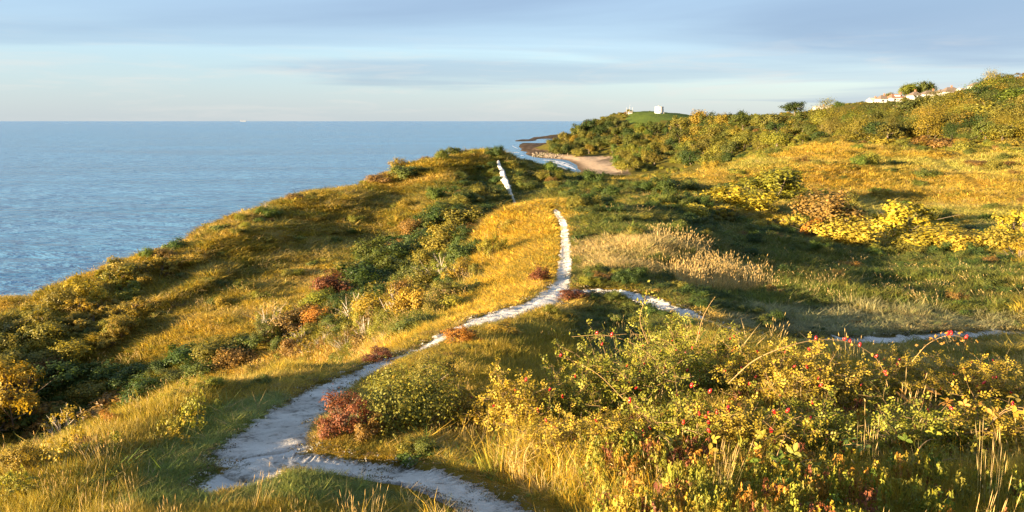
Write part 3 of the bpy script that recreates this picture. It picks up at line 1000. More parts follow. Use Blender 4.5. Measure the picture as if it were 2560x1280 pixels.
# ---- shrubs one can point at
G_HEDGE = 'shrubs in the row across the right-hand valley'
for kind, px, py, wp, hp, tn, lb in [
    ('bush', 1925, 500, 130, 82, 'yellow-green', 'tall rounded yellow-green bush at the rear of the valley shrub row, biggest there'),
    ('bush', 1852, 528, 130, 70, 'yellow', 'broad yellow-green bush just in front of the biggest valley bush'),
    ('bush', 1738, 549, 66, 44, 'yellow', 'small round golden bush at the near end of the valley shrub row'),
    ('loose', 1808, 549, 56, 42, 'golden', 'little golden shrub on a bare stem beside the broad yellow-green bush'),
    ('bush', 1674, 532, 40, 30, 'yellow', 'smallest yellow bush at the path end of the valley row'),
    ('bush', 2065, 572, 115, 88, 'russet', 'shaded brown bush with only its top lit, in the valley'),
    ('loose', 1920, 576, 76, 42, 'yellow', 'low spreading yellow shrub before the shaded brown bush, nearer the path'),
    ('loose', 1984, 584, 56, 44, 'yellow', 'narrow yellow shrub directly beside the shaded brown bush'),
    ('loose', 2040, 604, 64, 54, 'orange', 'yellow and orange shrub below the shaded brown bush'),
    ('bush', 2122, 618, 120, 66, 'yellow', 'wide sunlit yellow bush left of the tall yellow sapling'),
    ('loose', 2236, 600, 130, 96, 'yellow', 'tall bright yellow sapling standing highest in the valley shrub row'),
    ('bush', 2286, 624, 130, 62, 'yellow', 'dense yellow bush at the foot of the tall yellow sapling'),
    ('bush', 2400, 614, 90, 52, 'golden', 'golden bush right of the dense yellow bush in the valley row'),
    ('bush', 2424, 640, 96, 52, 'yellow', 'low yellow bush in front of the golden valley bush'),
    ('bush', 2500, 640, 80, 56, 'golden', 'ragged golden bush near the right-hand end of the valley row'),
    ('loose', 2545, 600, 96, 76, 'yellow', 'tall loose yellow shrub cut by the right edge of the picture'),
    ('loose', 2552, 652, 66, 44, 'golden', 'small golden shrub lowest at the right-hand end of the valley row'),
    ('loose', 1517, 527, 52, 28, 'yellow', 'small bright yellow shrub on the dark slope behind the knoll'),
    ('loose', 1482, 512, 44, 30, 'green', 'sparse green shrub on the dark slope next to the knoll crest'),
    ('bush', 2120, 680, 46, 26, 'orange', 'lone orange spray glowing in the shaded valley bottom'),
]:
    plant_px(kind, px, py, wp * 1.28, hp * 1.22, {'yellow': 'bright yellow', 'golden': 'yellow'}.get(tn, tn), lb, G_HEDGE if px > 1640 and px != 2120 else None)

for kind, px, py, wp, hp, tn, lb, gp in [
    ('bush', 955, 460, 70, 34, 'russet', 'brownish bush on the ridge skyline below the green bush', 'bushes on the cliff-top skyline'),
    ('bush', 1022, 446, 90, 44, 'olive-green', 'round green bush on the ridge skyline against the sea', 'bushes on the cliff-top skyline'),
    ('bush', 1241, 393, 16, 17, 'dark green', 'tiny dark bush on the summit where the ridge path ends', 'bushes on the cliff-top skyline'),
    ('bush', 452, 626, 54, 40, 'dark green', 'dark bush standing up from the cliff edge against the sea', 'bushes on the cliff-top skyline'),
    ('bush', 408, 648, 52, 34, 'russet', 'brown-green bush beside the dark cliff-edge bush', 'bushes on the cliff-top skyline'),
    ('twiggy', 668, 532, 46, 34, 'olive', 'bare twiggy bush on the cliff edge', 'bushes on the cliff-top skyline'),
    ('bush', 738, 500, 44, 22, 'russet', 'low brown bush on the hump of the cliff edge', 'bushes on the cliff-top skyline'),
    ('bush', 785, 492, 30, 16, 'olive', 'smallest olive bush on the hump of the cliff edge', 'bushes on the cliff-top skyline'),
    ('bush', 500, 598, 26, 16, 'olive', 'small olive tuft of bush right of the dark cliff-edge bush', 'bushes on the cliff-top skyline'),
    ('bush', 1228, 418, 34, 20, 'dark green', 'low dark bush beside the top of the ridge path', None),  # five bushes added on the sun side to shade the scrubby ridge path
    ('bush', 1232, 436, 36, 22, 'olive-green', 'low olive bush beside the upper bend of the ridge path', None),
    ('bush', 1240, 456, 38, 24, 'dark green', 'low dark bush beside the widest part of the ridge path', None),
    ('bush', 1250, 478, 36, 22, 'dark green', 'low dark bush beside the lower bend of the ridge path', None),
    ('bush', 1262, 500, 32, 20, 'olive-green', 'low olive bush beside the foot of the ridge path', None),
    ('bush', 838, 740, 100, 78, 'red-brown', 'dark red bush in the gully, upper of two red ones', None),
    ('bush', 792, 822, 96, 66, 'orange', 'orange-red bush in the gully, lower of two red ones', None),
    ('bush', 782, 774, 92, 66, 'yellow-green', 'bright yellow-green bush between the two red bushes', None),
    ('loose', 1232, 646, 70, 92, 'yellow-green', 'upright yellow-green shrub on the left flank of the knoll', None),
    ('loose', 1192, 706, 56, 70, 'olive', 'olive shrub below the upright one on the knoll flank', None),
    ('loose', 1262, 580, 56, 44, 'golden', 'small golden shrub near the top of the knoll flank', None),
    ('bush', 1352, 706, 62, 46, 'red-brown', 'reddish bush on the golden knoll beside the chalk path', None),
    ('bush', 1436, 748, 74, 34, 'red-brown', 'low red bush at the fork of the chalk paths', None),
    ('loose', 1150, 862, 130, 64, 'orange', 'orange and pink low shrub spilling over the path bend', None),
    ('loose', 1255, 842, 100, 50, 'golden', 'golden low shrub beside the middle of the chalk path', None),
    ('loose', 948, 905, 90, 48, 'red-brown', 'small red shrub on the bank above the path', None),
    ('bush', 1005, 1090, 250, 236, 'olive', 'dense olive-yellow bush standing beside the near chalk path', None),
    ('loose', 1085, 1000, 150, 150, 'olive', 'darker olive shrub behind the dense bush by the path', None),
    ('loose', 862, 1098, 160, 158, 'red-brown', 'crimson-leaved shrub at the inner bend of the chalk path', None),
    ('loose', 925, 1110, 110, 130, 'russet', 'russet shrub squeezed between the crimson shrub and dense bush', None),
    ('loose', 38, 1080, 170, 200, 'yellow', 'tall bright yellow shrub at the left edge of the picture', None),
    ('twiggy', 168, 1110, 120, 96, 'yellow', 'thin open shrub with few yellow leaves in the left gully', None),
    ('loose', 285, 1086, 66, 70, 'orange', 'small orange sapling on the spur edge above the left gully', None),
    ('loose', 70, 1200, 120, 110, 'golden', 'golden shrub at the bottom left on the spur edge', None),
    ('loose', 200, 1140, 90, 60, 'red-brown', 'low red shrub on the spur edge', None),
    ('loose', 520, 985, 90, 62, 'yellow-green', 'yellow-green shrub rising over the spur edge left of path', None),
    ('loose', 640, 950, 80, 52, 'golden', 'golden shrub on the bank left of the near path', None),
    ('loose', 440, 1020, 90, 56, 'olive', 'olive shrub on the spur edge over the gully', None),
    ('loose', 410, 1010, 50, 36, 'orange', 'tiny orange shrub on the spur edge next to the olive one', None),
]:
    plant_px(kind, px, py, wp, hp, tn, lb, gp)


def scatter_px(poly, n, spacing, seed):
    r = random.Random(seed)
    xs_ = [p[0] for p in poly]; ys_ = [p[1] for p in poly]
    pts = []
    for _ in range(n * 60):
        a = r.uniform(min(xs_), max(xs_)); b = r.uniform(min(ys_), max(ys_))
        if not inpoly(np.array([a]), np.array([b]), poly)[0]:
            continue
        if all((a - c) ** 2 + ((b - d) * 1.6) ** 2 > spacing ** 2 for c, d in pts):
            pts.append((a, b))
        if len(pts) >= n:
            break
    return pts


def off_path(a, b, half_px):
    x, y, z = hit(a, b)
    d = min(float(dist_polyline(np.array([x]), np.array([y]), PW[k])[0][0]) for k in PW)
    return d > 0.5 + half_px * y / F * 0.8 and z > 2.0


def thicket(poly, n, spacing, seed, kinds, tints, wr, hr, where, group, noun, rows=('upper', 'middle', 'lower'), name=None, sink=0.04):
    """plants of one stand; each label names its row in the stand and its place along it"""
    pts = scatter_px(poly, n, spacing, seed)
    pts.sort(key=lambda p: p[1])
    r = random.Random(seed + 1)
    nr_ = len(rows)
    step = math.ceil(len(pts) / nr_)
    for i in range(nr_):
        row = sorted(pts[i * step:(i + 1) * step])
        row = [p for p in row if off_path(*p, (wr[0] + wr[1]) / 4)]
        for j, (a, b) in enumerate(row):
            tn = r.choice(tints); kd = r.choice(kinds)
            size = r.uniform(0.6, 1.45)
            adj = rows[i] + ' row' if nr_ > 1 else 'the row'
            lb = '%s %s %s, %s from left in %s' % (tn, noun, where, ordinal(j + 1), adj)
            plant_px(kd, a, b, r.uniform(*wr) * size, r.uniform(*hr) * size, tn, lb, group, seed=r.randrange(10 ** 6), name=name, sink=sink)


thicket([(0, 850), (100, 800), (260, 712), (420, 660), (450, 672), (330, 750), (330, 860), (200, 900), (90, 1000), (0, 1030)], 52, 34, 3, ['bush', 'bush', 'loose'], ['olive', 'yellow', 'golden', 'olive', 'russet', 'yellow-green', 'golden'], (56, 84), (36, 58),
        'covering the seaward slope', 'bushes massed on the seaward slope', 'bush')
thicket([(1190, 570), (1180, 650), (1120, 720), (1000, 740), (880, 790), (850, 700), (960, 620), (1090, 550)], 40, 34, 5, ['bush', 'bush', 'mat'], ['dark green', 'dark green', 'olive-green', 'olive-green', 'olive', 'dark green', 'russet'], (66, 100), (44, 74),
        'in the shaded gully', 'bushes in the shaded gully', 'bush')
thicket([(1170, 700), (1150, 770), (1060, 840), (940, 880), (760, 900), (660, 870), (690, 830), (800, 830), (900, 790), (1040, 720)], 40, 36, 8, ['bush', 'loose', 'bush', 'twiggy'], ['olive', 'yellow-green', 'olive', 'olive-green', 'golden', 'russet'], (64, 104), (50, 86),
        'on the sunlit gully side', 'bushes on the sunlit side of the gully', 'bush')
thicket([(640, 830), (760, 740), (850, 640), (900, 640), (840, 720), (700, 860), (560, 930), (480, 960)], 12, 34, 9, ['bush', 'loose', 'mat'], ['olive-green', 'olive', 'golden', 'dark green'], (50, 80), (34, 54),
        'where the slope meets the gully', 'bushes at the foot of the seaward slope', 'bush', ('upper', 'lower'))
thicket([(1150, 500), (1200, 465), (1235, 440), (1258, 510), (1180, 560), (1120, 590)], 11, 24, 12, ['mat', 'bush'], ['dark green', 'olive-green', 'dark green'], (34, 56), (18, 30),
        'left of the ridge path', 'low bushes on the dark face left of the ridge path', 'low bush', ('upper', 'lower'))
thicket([(1290, 420), (1420, 450), (1600, 470), (1640, 500), (1440, 495), (1300, 500)], 18, 26, 13, ['mat', 'bush'], ['dark green', 'dark green', 'olive-green'], (36, 60), (16, 28),
        'right of the ridge path', 'low bushes on the dark face right of the ridge path', 'low bush', ('upper', 'lower'))
thicket([(1620, 462), (1780, 450), (1830, 480), (1780, 520), (1640, 510)], 16, 26, 14, ['bush', 'mat'], ['dark green', 'olive-green', 'green'], (44, 66), (24, 36),
        'behind the valley row', 'dark bushes behind the valley row', 'bush', ('upper', 'lower'))
thicket([(1820, 430), (2060, 380), (2300, 390), (2540, 400), (2540, 470), (2250, 470), (1990, 440)], 30, 34, 15, ['mat', 'bush'], ['russet', 'olive', 'golden', 'olive-green', 'olive'], (26, 60), (12, 24),
        'on the golden mound', 'low bushes dotted over the golden mound', 'low bush', ('upper', 'lower'))
thicket([(2010, 560), (2560, 590), (2560, 610), (2010, 590)], 12, 34, 16, ['mat', 'bush'], ['dark green', 'olive-green'], (50, 80), (22, 34),
        'behind the sunlit row', 'dark bushes behind the sunlit valley row', 'dark bush', ('',))

thicket([(0, 985), (150, 945), (350, 915), (600, 885), (680, 880), (620, 925), (480, 965), (330, 1015), (200, 1060), (0, 1120)], 26, 44, 17, ['bush', 'mat', 'bush'], ['dark green', 'olive-green', 'olive', 'dark green', 'russet'], (70, 110), (40, 64),
        'deep in the left gully', 'bushes deep in the left gully', 'bush')

# ---- woods: far trees, each its own
W_T = ['olive', 'olive-green', 'yellow-green', 'yellow-green', 'olive', 'golden', 'dark green']
thicket([(1372, 380), (1390, 358), (1440, 332), (1500, 312), (1552, 308), (1560, 330), (1520, 360), (1470, 392), (1400, 390)], 52, 12, 21, ['tree', 'bush'], ['olive', 'olive-green', 'dark green', 'olive', 'olive-green', 'golden'], (24, 36), (20, 32),
        'on the headland above the rocks', 'trees on the headland above the rocks', 'tree', ('top', 'second', 'third', 'lowest'), 'tree')
thicket([(1556, 322), (1640, 322), (1740, 318), (1740, 360), (1680, 400), (1560, 440), (1530, 400), (1520, 370), (1560, 340)], 62, 13, 22, ['tree', 'bush'], ['olive', 'olive-green', 'green', 'dark green', 'yellow-green', 'olive'], (24, 40), (20, 34),
        'on the slope below the tower', 'trees on the slope below the tower', 'tree', ('top', 'second', 'third', 'lowest'), 'tree')
thicket([(1740, 314), (1850, 308), (1960, 306), (2060, 304), (2060, 350), (1900, 385), (1760, 425), (1680, 430), (1690, 400), (1740, 360)], 62, 17, 23, ['tree', 'bush', 'bush'], W_T, (34, 54), (24, 40),
        'in the hollow behind the mound', 'trees in the hollow behind the golden mound', 'tree', ('top', 'second', 'third', 'lowest'), 'tree')
thicket([(2060, 306), (2140, 302), (2240, 298), (2340, 290), (2420, 272), (2500, 250), (2560, 238), (2560, 350), (2420, 360), (2250, 350), (2080, 345)], 84, 21, 24, ['fine', 'tree', 'fine'], ['olive', 'olive', 'green', 'yellow-green', 'olive-green', 'olive-green', 'golden', 'dark green'], (42, 78), (32, 52),
        'on the hillside below the houses', 'trees on the hillside below the houses', 'tree', ('top', 'second', 'third', 'lowest'), 'tree')
thicket([(2080, 350), (2250, 358), (2420, 366), (2560, 356), (2560, 385), (2420, 384), (2250, 372), (2080, 360)], 14, 26, 25, ['bush', 'mat'], ['yellow-green', 'golden', 'russet', 'olive'], (46, 80), (24, 40),
        'edging the golden mound', 'bushes edging the top of the golden mound', 'bush', ('',))
SKY_G = 'trees standing on the skyline'
for kind, px, d, wp, hp, tn, lb, base in [
    ('tree', 1972, 590, 64, 34, 'dark green', 'dark dome-shaped tree standing alone on the skyline', 281),
    ('tree', 2079, 560, 36, 38, 'green', 'green tree beside the long white bungalow', 288),
    ('tree', 2238, 520, 48, 44, 'yellow-green', 'left and brightest of three tall crowns behind the houses', 248),
    ('tree', 2262, 530, 44, 44, 'green', 'middle of three tall crowns behind the houses', 247),
    ('tree', 2290, 520, 44, 50, 'olive-green', 'right and tallest of three tall crowns behind the houses', 246),
    ('bush', 2196, 500, 40, 24, 'olive', 'low broad tree left of the three tall crowns', 252),
    ('bush', 2165, 490, 30, 16, 'olive', 'small tree at the left end of the houses', 256),
    ('wind', 2541, 330, 26, 20, 'golden', 'small windswept tree highest on the right-hand skyline', 191),
    ('wind', 2510, 335, 34, 16, 'russet', 'thin windswept tree beside the highest one on the skyline', 194),
    ('bush', 2475, 330, 50, 30, 'olive', 'dense rounded tree on the skyline left of the windswept trees', 207),
    ('bush', 2440, 340, 40, 28, 'olive-green', 'tree on the skyline right of the last house roof', 216),
    ('bush', 2173, 432, 18, 9, 'olive', 'low bush before the first two small houses', 263),
    ('bush', 2205, 430, 22, 10, 'olive-green', 'low bush before the red-roofed bungalow', 259),
    ('bush', 2238, 428, 22, 12, 'yellow-green', 'low bush right of the red-roofed bungalow', 254),
    ('bush', 2278, 425, 20, 10, 'olive', 'low bush between the two brown roofed bungalows', 250),
    ('bush', 2314, 420, 20, 10, 'olive-green', 'low bush before the small annexe', 246),
    ('bush', 2360, 412, 22, 10, 'olive', 'low bush before the end of the largest bungalow', 243),
    ('bush', 2330, 490, 20, 12, 'dark green', 'tiny dark tree peeping between two bungalows', 236),
    ('bush', 2385, 400, 24, 22, 'olive', 'tree in front of the small white house end', 240),
]:
    x = d * (px - 1280) / F
    s = d / F
    zz = CAM_Z + slope_at(base) * d
    plant(kind, x, d, wp * s, hp * s, TINT and tn, lb, 'tree', SKY_G, name='tree', z=min(zz, float(height(x, d)) + 1.0))


# ------------------------------------------------------------------ buildings on the skyline
simple('white_render', (0.50, 0.48, 0.46), 0.85, 0.1, 0.06, 1.0)
simple('pale_wall', (0.40, 0.37, 0.32), 0.85, 0.1, 0.1, 1.0)
simple('roof_tile', (0.14, 0.11, 0.09), 0.85, 0.1, 0.25, 1.5)
simple('roof_red', (0.19, 0.10, 0.07), 0.85, 0.1, 0.25, 1.5)
simple('roof_pale', (0.42, 0.36, 0.30), 0.85, 0.1, 0.2, 1.5)
simple('brick', (0.28, 0.13, 0.08), 0.9, 0.1, 0.25, 4)
simple('dark_metal', (0.05, 0.05, 0.055), 0.5, 0.4, 0.1, 4)
simple('grey_lead', (0.28, 0.28, 0.29), 0.6, 0.3, 0.15, 2)
simple('pane_glass', (0.04, 0.05, 0.06), 0.08, 0.5, 0.1, 1)
simple('post_wood', (0.20, 0.15, 0.10), 0.9, 0.1, 0.3, 20)
simple('ship_hull', (0.20, 0.22, 0.26), 0.7, 0.2, 0.1, 0.02)
simple('boulder', (0.17, 0.145, 0.11), 0.9, 0.1, 0.35, 0.6)

# Martello tower
td = 1128.0
tx = td * (1640 - 1280) / F
tz = float(height(tx, td)) - 0.3
tw = link('martello_tower', None, None, (tx, td, tz))
tag(tw, 'white round stone tower with a parapet on the green headland summit', 'tower')
mb = MB(); mb.lathe([(7.4, -2.0), (7.3, 0), (7.05, 3.0), (6.75, 7.2), (6.6, 9.2)], 40); mb.build('wall', MATS['white_render'], tw, smooth=True)
mb = MB(); mb.lathe([(6.62, 9.203), (6.95, 9.32), (6.95, 10.5), (6.35, 10.5), (6.35, 9.6)], 40, cap=False); mb.build('parapet', MATS['white_render'], tw)
cap = link('roof_lookout', None, tw, (-0.8, 0, 9.45))
mb = MB(); mb.lathe([(2.6, 0), (2.6, 1.6)], 12); mb.build('lookout_wall', MATS['pale_wall'], cap)
mb = MB(); mb.lathe([(3.0, 1.603), (2.9, 1.75), (0.3, 2.7)], 12); mb.build('lookout_roof', MATS['roof_pale'], cap)
mb = MB(); mb.tube([(3.5, 1.5, 9.6), (3.5, 1.5, 12.4)], 0.09, 0.05, 6); mb.build('mast', MATS['grey_lead'], tw)
for a, zc, wd, hg, nm in [(-100, 4.6, 1.0, 1.9, 'door'), (-150, 5.2, 0.8, 1.1, 'window'), (-55, 5.2, 0.8, 1.1, 'window'), (-15, 5.2, 0.8, 1.1, 'window')]:
    an = rad(a); rr_ = 6.94
    o = link(nm, None, tw, (rr_ * math.cos(an), rr_ * math.sin(an), zc), (0, 0, an))
    mb = MB(); mb.box(-0.1, 0.06, -wd / 2, wd / 2, -hg / 2, hg / 2); mb.build('pane', MATS['pane_glass'] if nm == 'window' else MATS['dark_metal'], o)
    mb = MB()
    for y0, y1, z0, z1 in ((-wd / 2 - 0.12, -wd / 2 - 0.002, -hg / 2 - 0.12, hg / 2 + 0.12), (wd / 2 + 0.002, wd / 2 + 0.12, -hg / 2 - 0.12, hg / 2 + 0.12), (-wd / 2, wd / 2, hg / 2 + 0.002, hg / 2 + 0.12)):
        mb.box(-0.1, 0.10, y0, y1, z0, z1)
    mb.build('frame', MATS['grey_lead'], o)
for a in (-30, -95):
    mb = MB(); an = rad(a)
    mb.box(7.2, 8.4, -0.9, 0.9, -0.4, 1.2)
    o = mb.build('plinth', MATS['white_render'], tw, rot=(0, 0, an))

# coastguard lookout and its masts on the seaward end of the summit
bd = 1145.0
bx_ = bd * (1569 - 1280) / F
bz_ = float(height(bx_, bd)) + 1.2
lo = link('lookout_building', None, None, (bx_, bd, bz_))
tag(lo, 'low white flat-roofed lookout building on the summit left of the tower', 'building')
mb = MB(); mb.box(-3.2, 3.2, -3, 3, -5, 1.9); mb.build('wall', MATS['pale_wall'], lo)
mb = MB(); mb.box(-3.4, 3.4, -3.2, 3.2, 1.903, 2.1); mb.build('roof', MATS['grey_lead'], lo)
for xx in (-2.1, 0.0, 2.1):
    wn = link('window', None, lo, (xx, -3.0, 0.9))
    mb = MB(); mb.box(-0.8, 0.8, -0.03, 0.02, -0.6, 0.6); mb.build('pane', MATS['pane_glass'], wn)
    mb = MB(); mb.box(-0.95, 0.95, -0.12, 0.02, -0.75, -0.603); mb.build('sill', MATS['white_render'], wn)
mb = MB(); mb.box(0.4, 1.8, -1.0, 1.0, 2.103, 3.2); mb.build('roof_hut', MATS['dark_metal'], lo)
for off_, h_, lb in ((-5.2, 9.5, 'tall thin white mast at the left end of the lookout building'), (0.0, 12.0, 'tallest thin white mast behind the lookout building'), (4.6, 8.0, 'short white mast at the tower end of the lookout building')):
    mx_ = bx_ + off_
    ms = link('mast', None, None, (mx_, bd + 5, float(height(mx_, bd + 5)) + 1.5))
    tag(ms, lb, 'mast', 'masts by the lookout building')
    mb = MB(); mb.tube([(0, 0, -3), (0, 0, h_)], 0.16, 0.08, 6); mb.build('pole', MATS['white_render'], ms)
    mb = MB(); mb.tube([(-1.1, 0, h_ * 0.72), (1.1, 0, h_ * 0.72)], 0.06, 0.06, 5); mb.build('yard', MATS['white_render'], ms)


def bungalow(px, d, base_py, wpx, wall_h, roof_h, roof, label, hip=0.32, chim=(0.2,), dormer=False, depth=8.0, wallmat='white_render', turn=0.0, name='bungalow'):
    s = d / F
    x = d * (px - 1280) / F
    W = wpx * s * 0.46
    D = depth / 2
    zb = CAM_Z + slope_at(base_py) * d
    r = link(name, None, None, (x, d, zb), (0, 0, turn))
    tag(r, label, 'house', 'bungalows along the hilltop')
    gz = float(height(x, d)) - zb
    mb = MB(); mb.box(-W, W, -D, D, min(-1.0, gz - 1.5), wall_h); mb.build('wall', MATS[wallmat], r)
    e = 0.45
    X0, X1, Y0, Y1 = -W - e, W + e, -D - e, D + e
    rx = (W + e) * (1 - 2 * hip) if hip > 0 else W + e
    mb = MB()
    zt = wall_h + 0.003
    mb.add([(X0, Y0, zt), (X1, Y0, zt), (X1, Y1, zt), (X0, Y1, zt), (-rx, 0, zt + roof_h), (rx, 0, zt + roof_h)], [(0, 1, 5, 4), (1, 2, 5), (2, 3, 4, 5), (3, 0, 4), (3, 2, 1, 0)])
    ro = mb.build('roof', MATS[roof], r)
    for cx in chim:
        mb = MB(); mb.box(cx * W - 0.4, cx * W + 0.4, -0.35, 0.35, zt + roof_h - 0.9, zt + roof_h + 1.1); ch = mb.build('chimney', MATS['brick'], ro)
    if dormer:
        mb = MB(); mb.box(-1.6, 1.6, -D * 0.75, -0.2, zt + 0.25, zt + roof_h * 0.72); mb.build('dormer', MATS['white_render'], ro)
    nwin = max(2, int(W / 1.9))
    for i in range(nwin):
        wx = -W + (i + 0.5) * 2 * W / nwin
        isd = (i == nwin // 2 and nwin > 2)
        wn = link('door' if isd else 'window', None, r, (wx, -D, wall_h * 0.55))
        mb = MB()
        if isd:
            mb.box(-0.45, 0.45, -0.03, 0.02, -wall_h * 0.55, 0.75); mb.build('panel', MATS['dark_metal'], wn)
        else:
            mb.box(-0.7, 0.7, -0.03, 0.02, -0.5, 0.6); mb.build('pane', MATS['pane_glass'], wn)
            mb = MB(); mb.box(-0.8, 0.8, -0.12, 0.02, -0.6, -0.503); mb.build('sill', MATS['white_render'], wn)
    return r


bungalow(2039, 585, 275, 46, 2.4, 1.0, 'roof_pale', 'long low white bungalow with a flat pale roof beside the green tree', 0.1, (0.1,))
bungalow(2161, 470, 261, 20, 2.3, 2.0, 'roof_pale', 'small pale gabled house first in the hilltop row', 0.0, (0.5,))
bungalow(2183, 462, 257, 25, 2.3, 2.6, 'roof_tile', 'brown hip-roofed bungalow next to the red-roofed one', 0.34, (0.3,))
bungalow(2214, 458, 254, 34, 2.3, 2.6, 'roof_red', 'red-roofed bungalow with a white dormer', 0.22, (0.75,), True)
bungalow(2261, 452, 247, 27, 2.0, 2.7, 'roof_tile', 'brown pyramid-roofed bungalow half sunk behind bushes', 0.42, (0.0,))
bungalow(2295, 448, 245, 38, 2.2, 2.5, 'roof_tile', 'wide brown hip-roofed bungalow in the middle of the row', 0.34, (0.55,))
bungalow(2346, 440, 240, 42, 2.4, 3.0, 'roof_tile', 'largest white bungalow with a tall hipped brown roof', 0.3, (0.1,))
bungalow(2323, 444, 241, 18, 2.2, 2.1, 'roof_tile', 'small hipped annexe attached left of the largest bungalow', 0.34, ())
bungalow(2374, 430, 234, 13, 2.2, 1.2, 'roof_pale', 'tiny white house end right of the largest bungalow', 0.0, (), depth=6)
bungalow(2407, 400, 224, 21, 2.0, 2.0, 'roof_tile', 'last house in the row with only its brown roof showing', 0.3, (), wallmat='pale_wall')

# ------------------------------------------------------------------ ship far out
sd_ = 42000.0
sh = link('cargo_ship', None, None, (sd_ * (621 - 1280) / F, sd_, 0))
tag(sh, 'tiny grey cargo ship far out on the horizon', 'ship')
mb = MB()
mb.add([(-170, -22, 0), (160, -22, 0), (160, 22, 0), (-170, 22, 0), (-180, -25, 32), (190, -25, 36), (190, 25, 36), (-180, 25, 32)], [(0, 3, 2, 1), (4, 5, 6, 7), (0, 1, 5, 4), (1, 2, 6, 5), (2, 3, 7, 6), (3, 0, 4, 7)])
mb.build('hull', MATS['ship_hull'], sh)
mb = MB(); mb.box(-160, -115, -20, 20, 33, 85); ss_ = mb.build('superstructure', MATS['ship_hull'], sh)
mb = MB(); mb.box(-150, -138, -6, 6, 85.5, 105); mb.build('funnel', MATS['ship_hull'], ss_)
mb = MB(); mb.box(-90, 150, -20, 20, 36.5, 52); mb.build('cargo', MATS['ship_hull'], sh)

# ------------------------------------------------------------------ cliff-edge fence
fn = link('wire_fence', None, None, (0, 0, 0))
tag(fn, 'wooden post and wire fence on the dark cliff edge at far left', 'fence')
tops = []
for i, px in enumerate((-80, -36, 9, 53, 97, 140)):
    d = 99 + i * 0.4
    x = d * (px - 1280) / F / 0.962
    z = float(height(x, d))
    mb = MB(); mb.box(x - 0.1, x + 0.1, d - 0.1, d + 0.1, z - 0.6, z + 1.5); mb.build('post', MATS['post_wood'], fn)
    tops.append((x, d, z))
for hgt_ in (0.6, 1.0, 1.4):
    mb = MB(); mb.tube([(x, y - 0.09, z + hgt_) for x, y, z in tops], 0.012, 0.012, 4); mb.build('wire', MATS['dark_metal'], fn)

# ------------------------------------------------------------------ rock armour, surf
rk = random.Random(4)
BOULD = []
for i in range(4):
    mb = MB()
    r = random.Random(50 + i)
    vs = []
    for a in range(4):
        for b in range(7):
            ph = math.pi * (a + 0.5) / 4; th_ = 2 * math.pi * b / 7
            k = r.uniform(0.75, 1.2)
            vs.append((k * math.sin(ph) * math.cos(th_), k * math.sin(ph) * math.sin(th_), 0.75 * k * math.cos(ph)))
    fs = [(a * 7 + b, a * 7 + (b + 1) % 7, (a + 1) * 7 + (b + 1) % 7, (a + 1) * 7 + b) for a in range(3) for b in range(7)] + [tuple(range(6, -1, -1)), tuple(range(21, 28))]
    mb.add(vs, fs)
    BOULD.append(mb.mesh('boulder', MATS['boulder']))
for i in range(110):
    px = rk.uniform(1332, 1408); py = 384 + (px - 1332) * 0.06 + rk.uniform(-3.5, 8)
    x, y, z = hit(px, py)
    if z < -1.0 or y > 1100:
        continue
    sc = rk.uniform(0.6, 1.4)
    o = link('boulder', BOULD[rk.randrange(4)], None, (x, y, max(z, 0) + sc * 0.3), (rk.uniform(0, 3), rk.uniform(0, 3), rk.uniform(0, 6)), (sc * rk.uniform(0.8, 1.4), sc, sc * rk.uniform(0.7, 1)))
    tag(o, 'tan boulder in the rock armour heap at the foot of the headland', 'boulder', 'boulders of the rock armour')


def sea_pt(px, py):
    s = slope_at(py)
    d = -CAM_Z / s
    u, yy, _ = ray(px, py)
    return u / yy * d, d


mb = MB()
for line, wpx in (([(1372, 404), (1400, 409), (1422, 416), (1440, 424)], 5.0), ([(1355, 400), (1385, 402), (1412, 407), (1434, 416)], 2.2), ([(1390, 414), (1410, 421), (1425, 430)], 3.0), ([(1296, 372), (1286, 368), (1280, 364)], 1.4), ([(1298, 382), (1288, 381), (1280, 383)], 1.2), ([(1310, 389), (1300, 389)], 1.0)):
    pts_ = []
    for (a, b), (c, e) in zip(line[:-1], line[1:]):
        for k in range(6):
            pts_.append((a + (c - a) * k / 6, b + (e - b) * k / 6))
    pts_.append(line[-1])
    vs = []
    for k, (a, b) in enumerate(pts_):
        f = math.sin(math.pi * k / (len(pts_) - 1)) ** 0.5 * (1 + 0.3 * math.sin(k * 1.9)) + 0.05
        for sg in (-0.5, 0.5):
            X_, Y_ = sea_pt(a, b + sg * wpx * f)
            vs.append((X_, Y_, 0.12))
    mb.add(vs, [(2 * k, 2 * k + 1, 2 * k + 3, 2 * k + 2) for k in range(len(pts_) - 1)])
tag(mb.build('surf_foam', MATS['foam']), 'white breaking surf along the cove beach and reef', 'surf', kind='stuff')


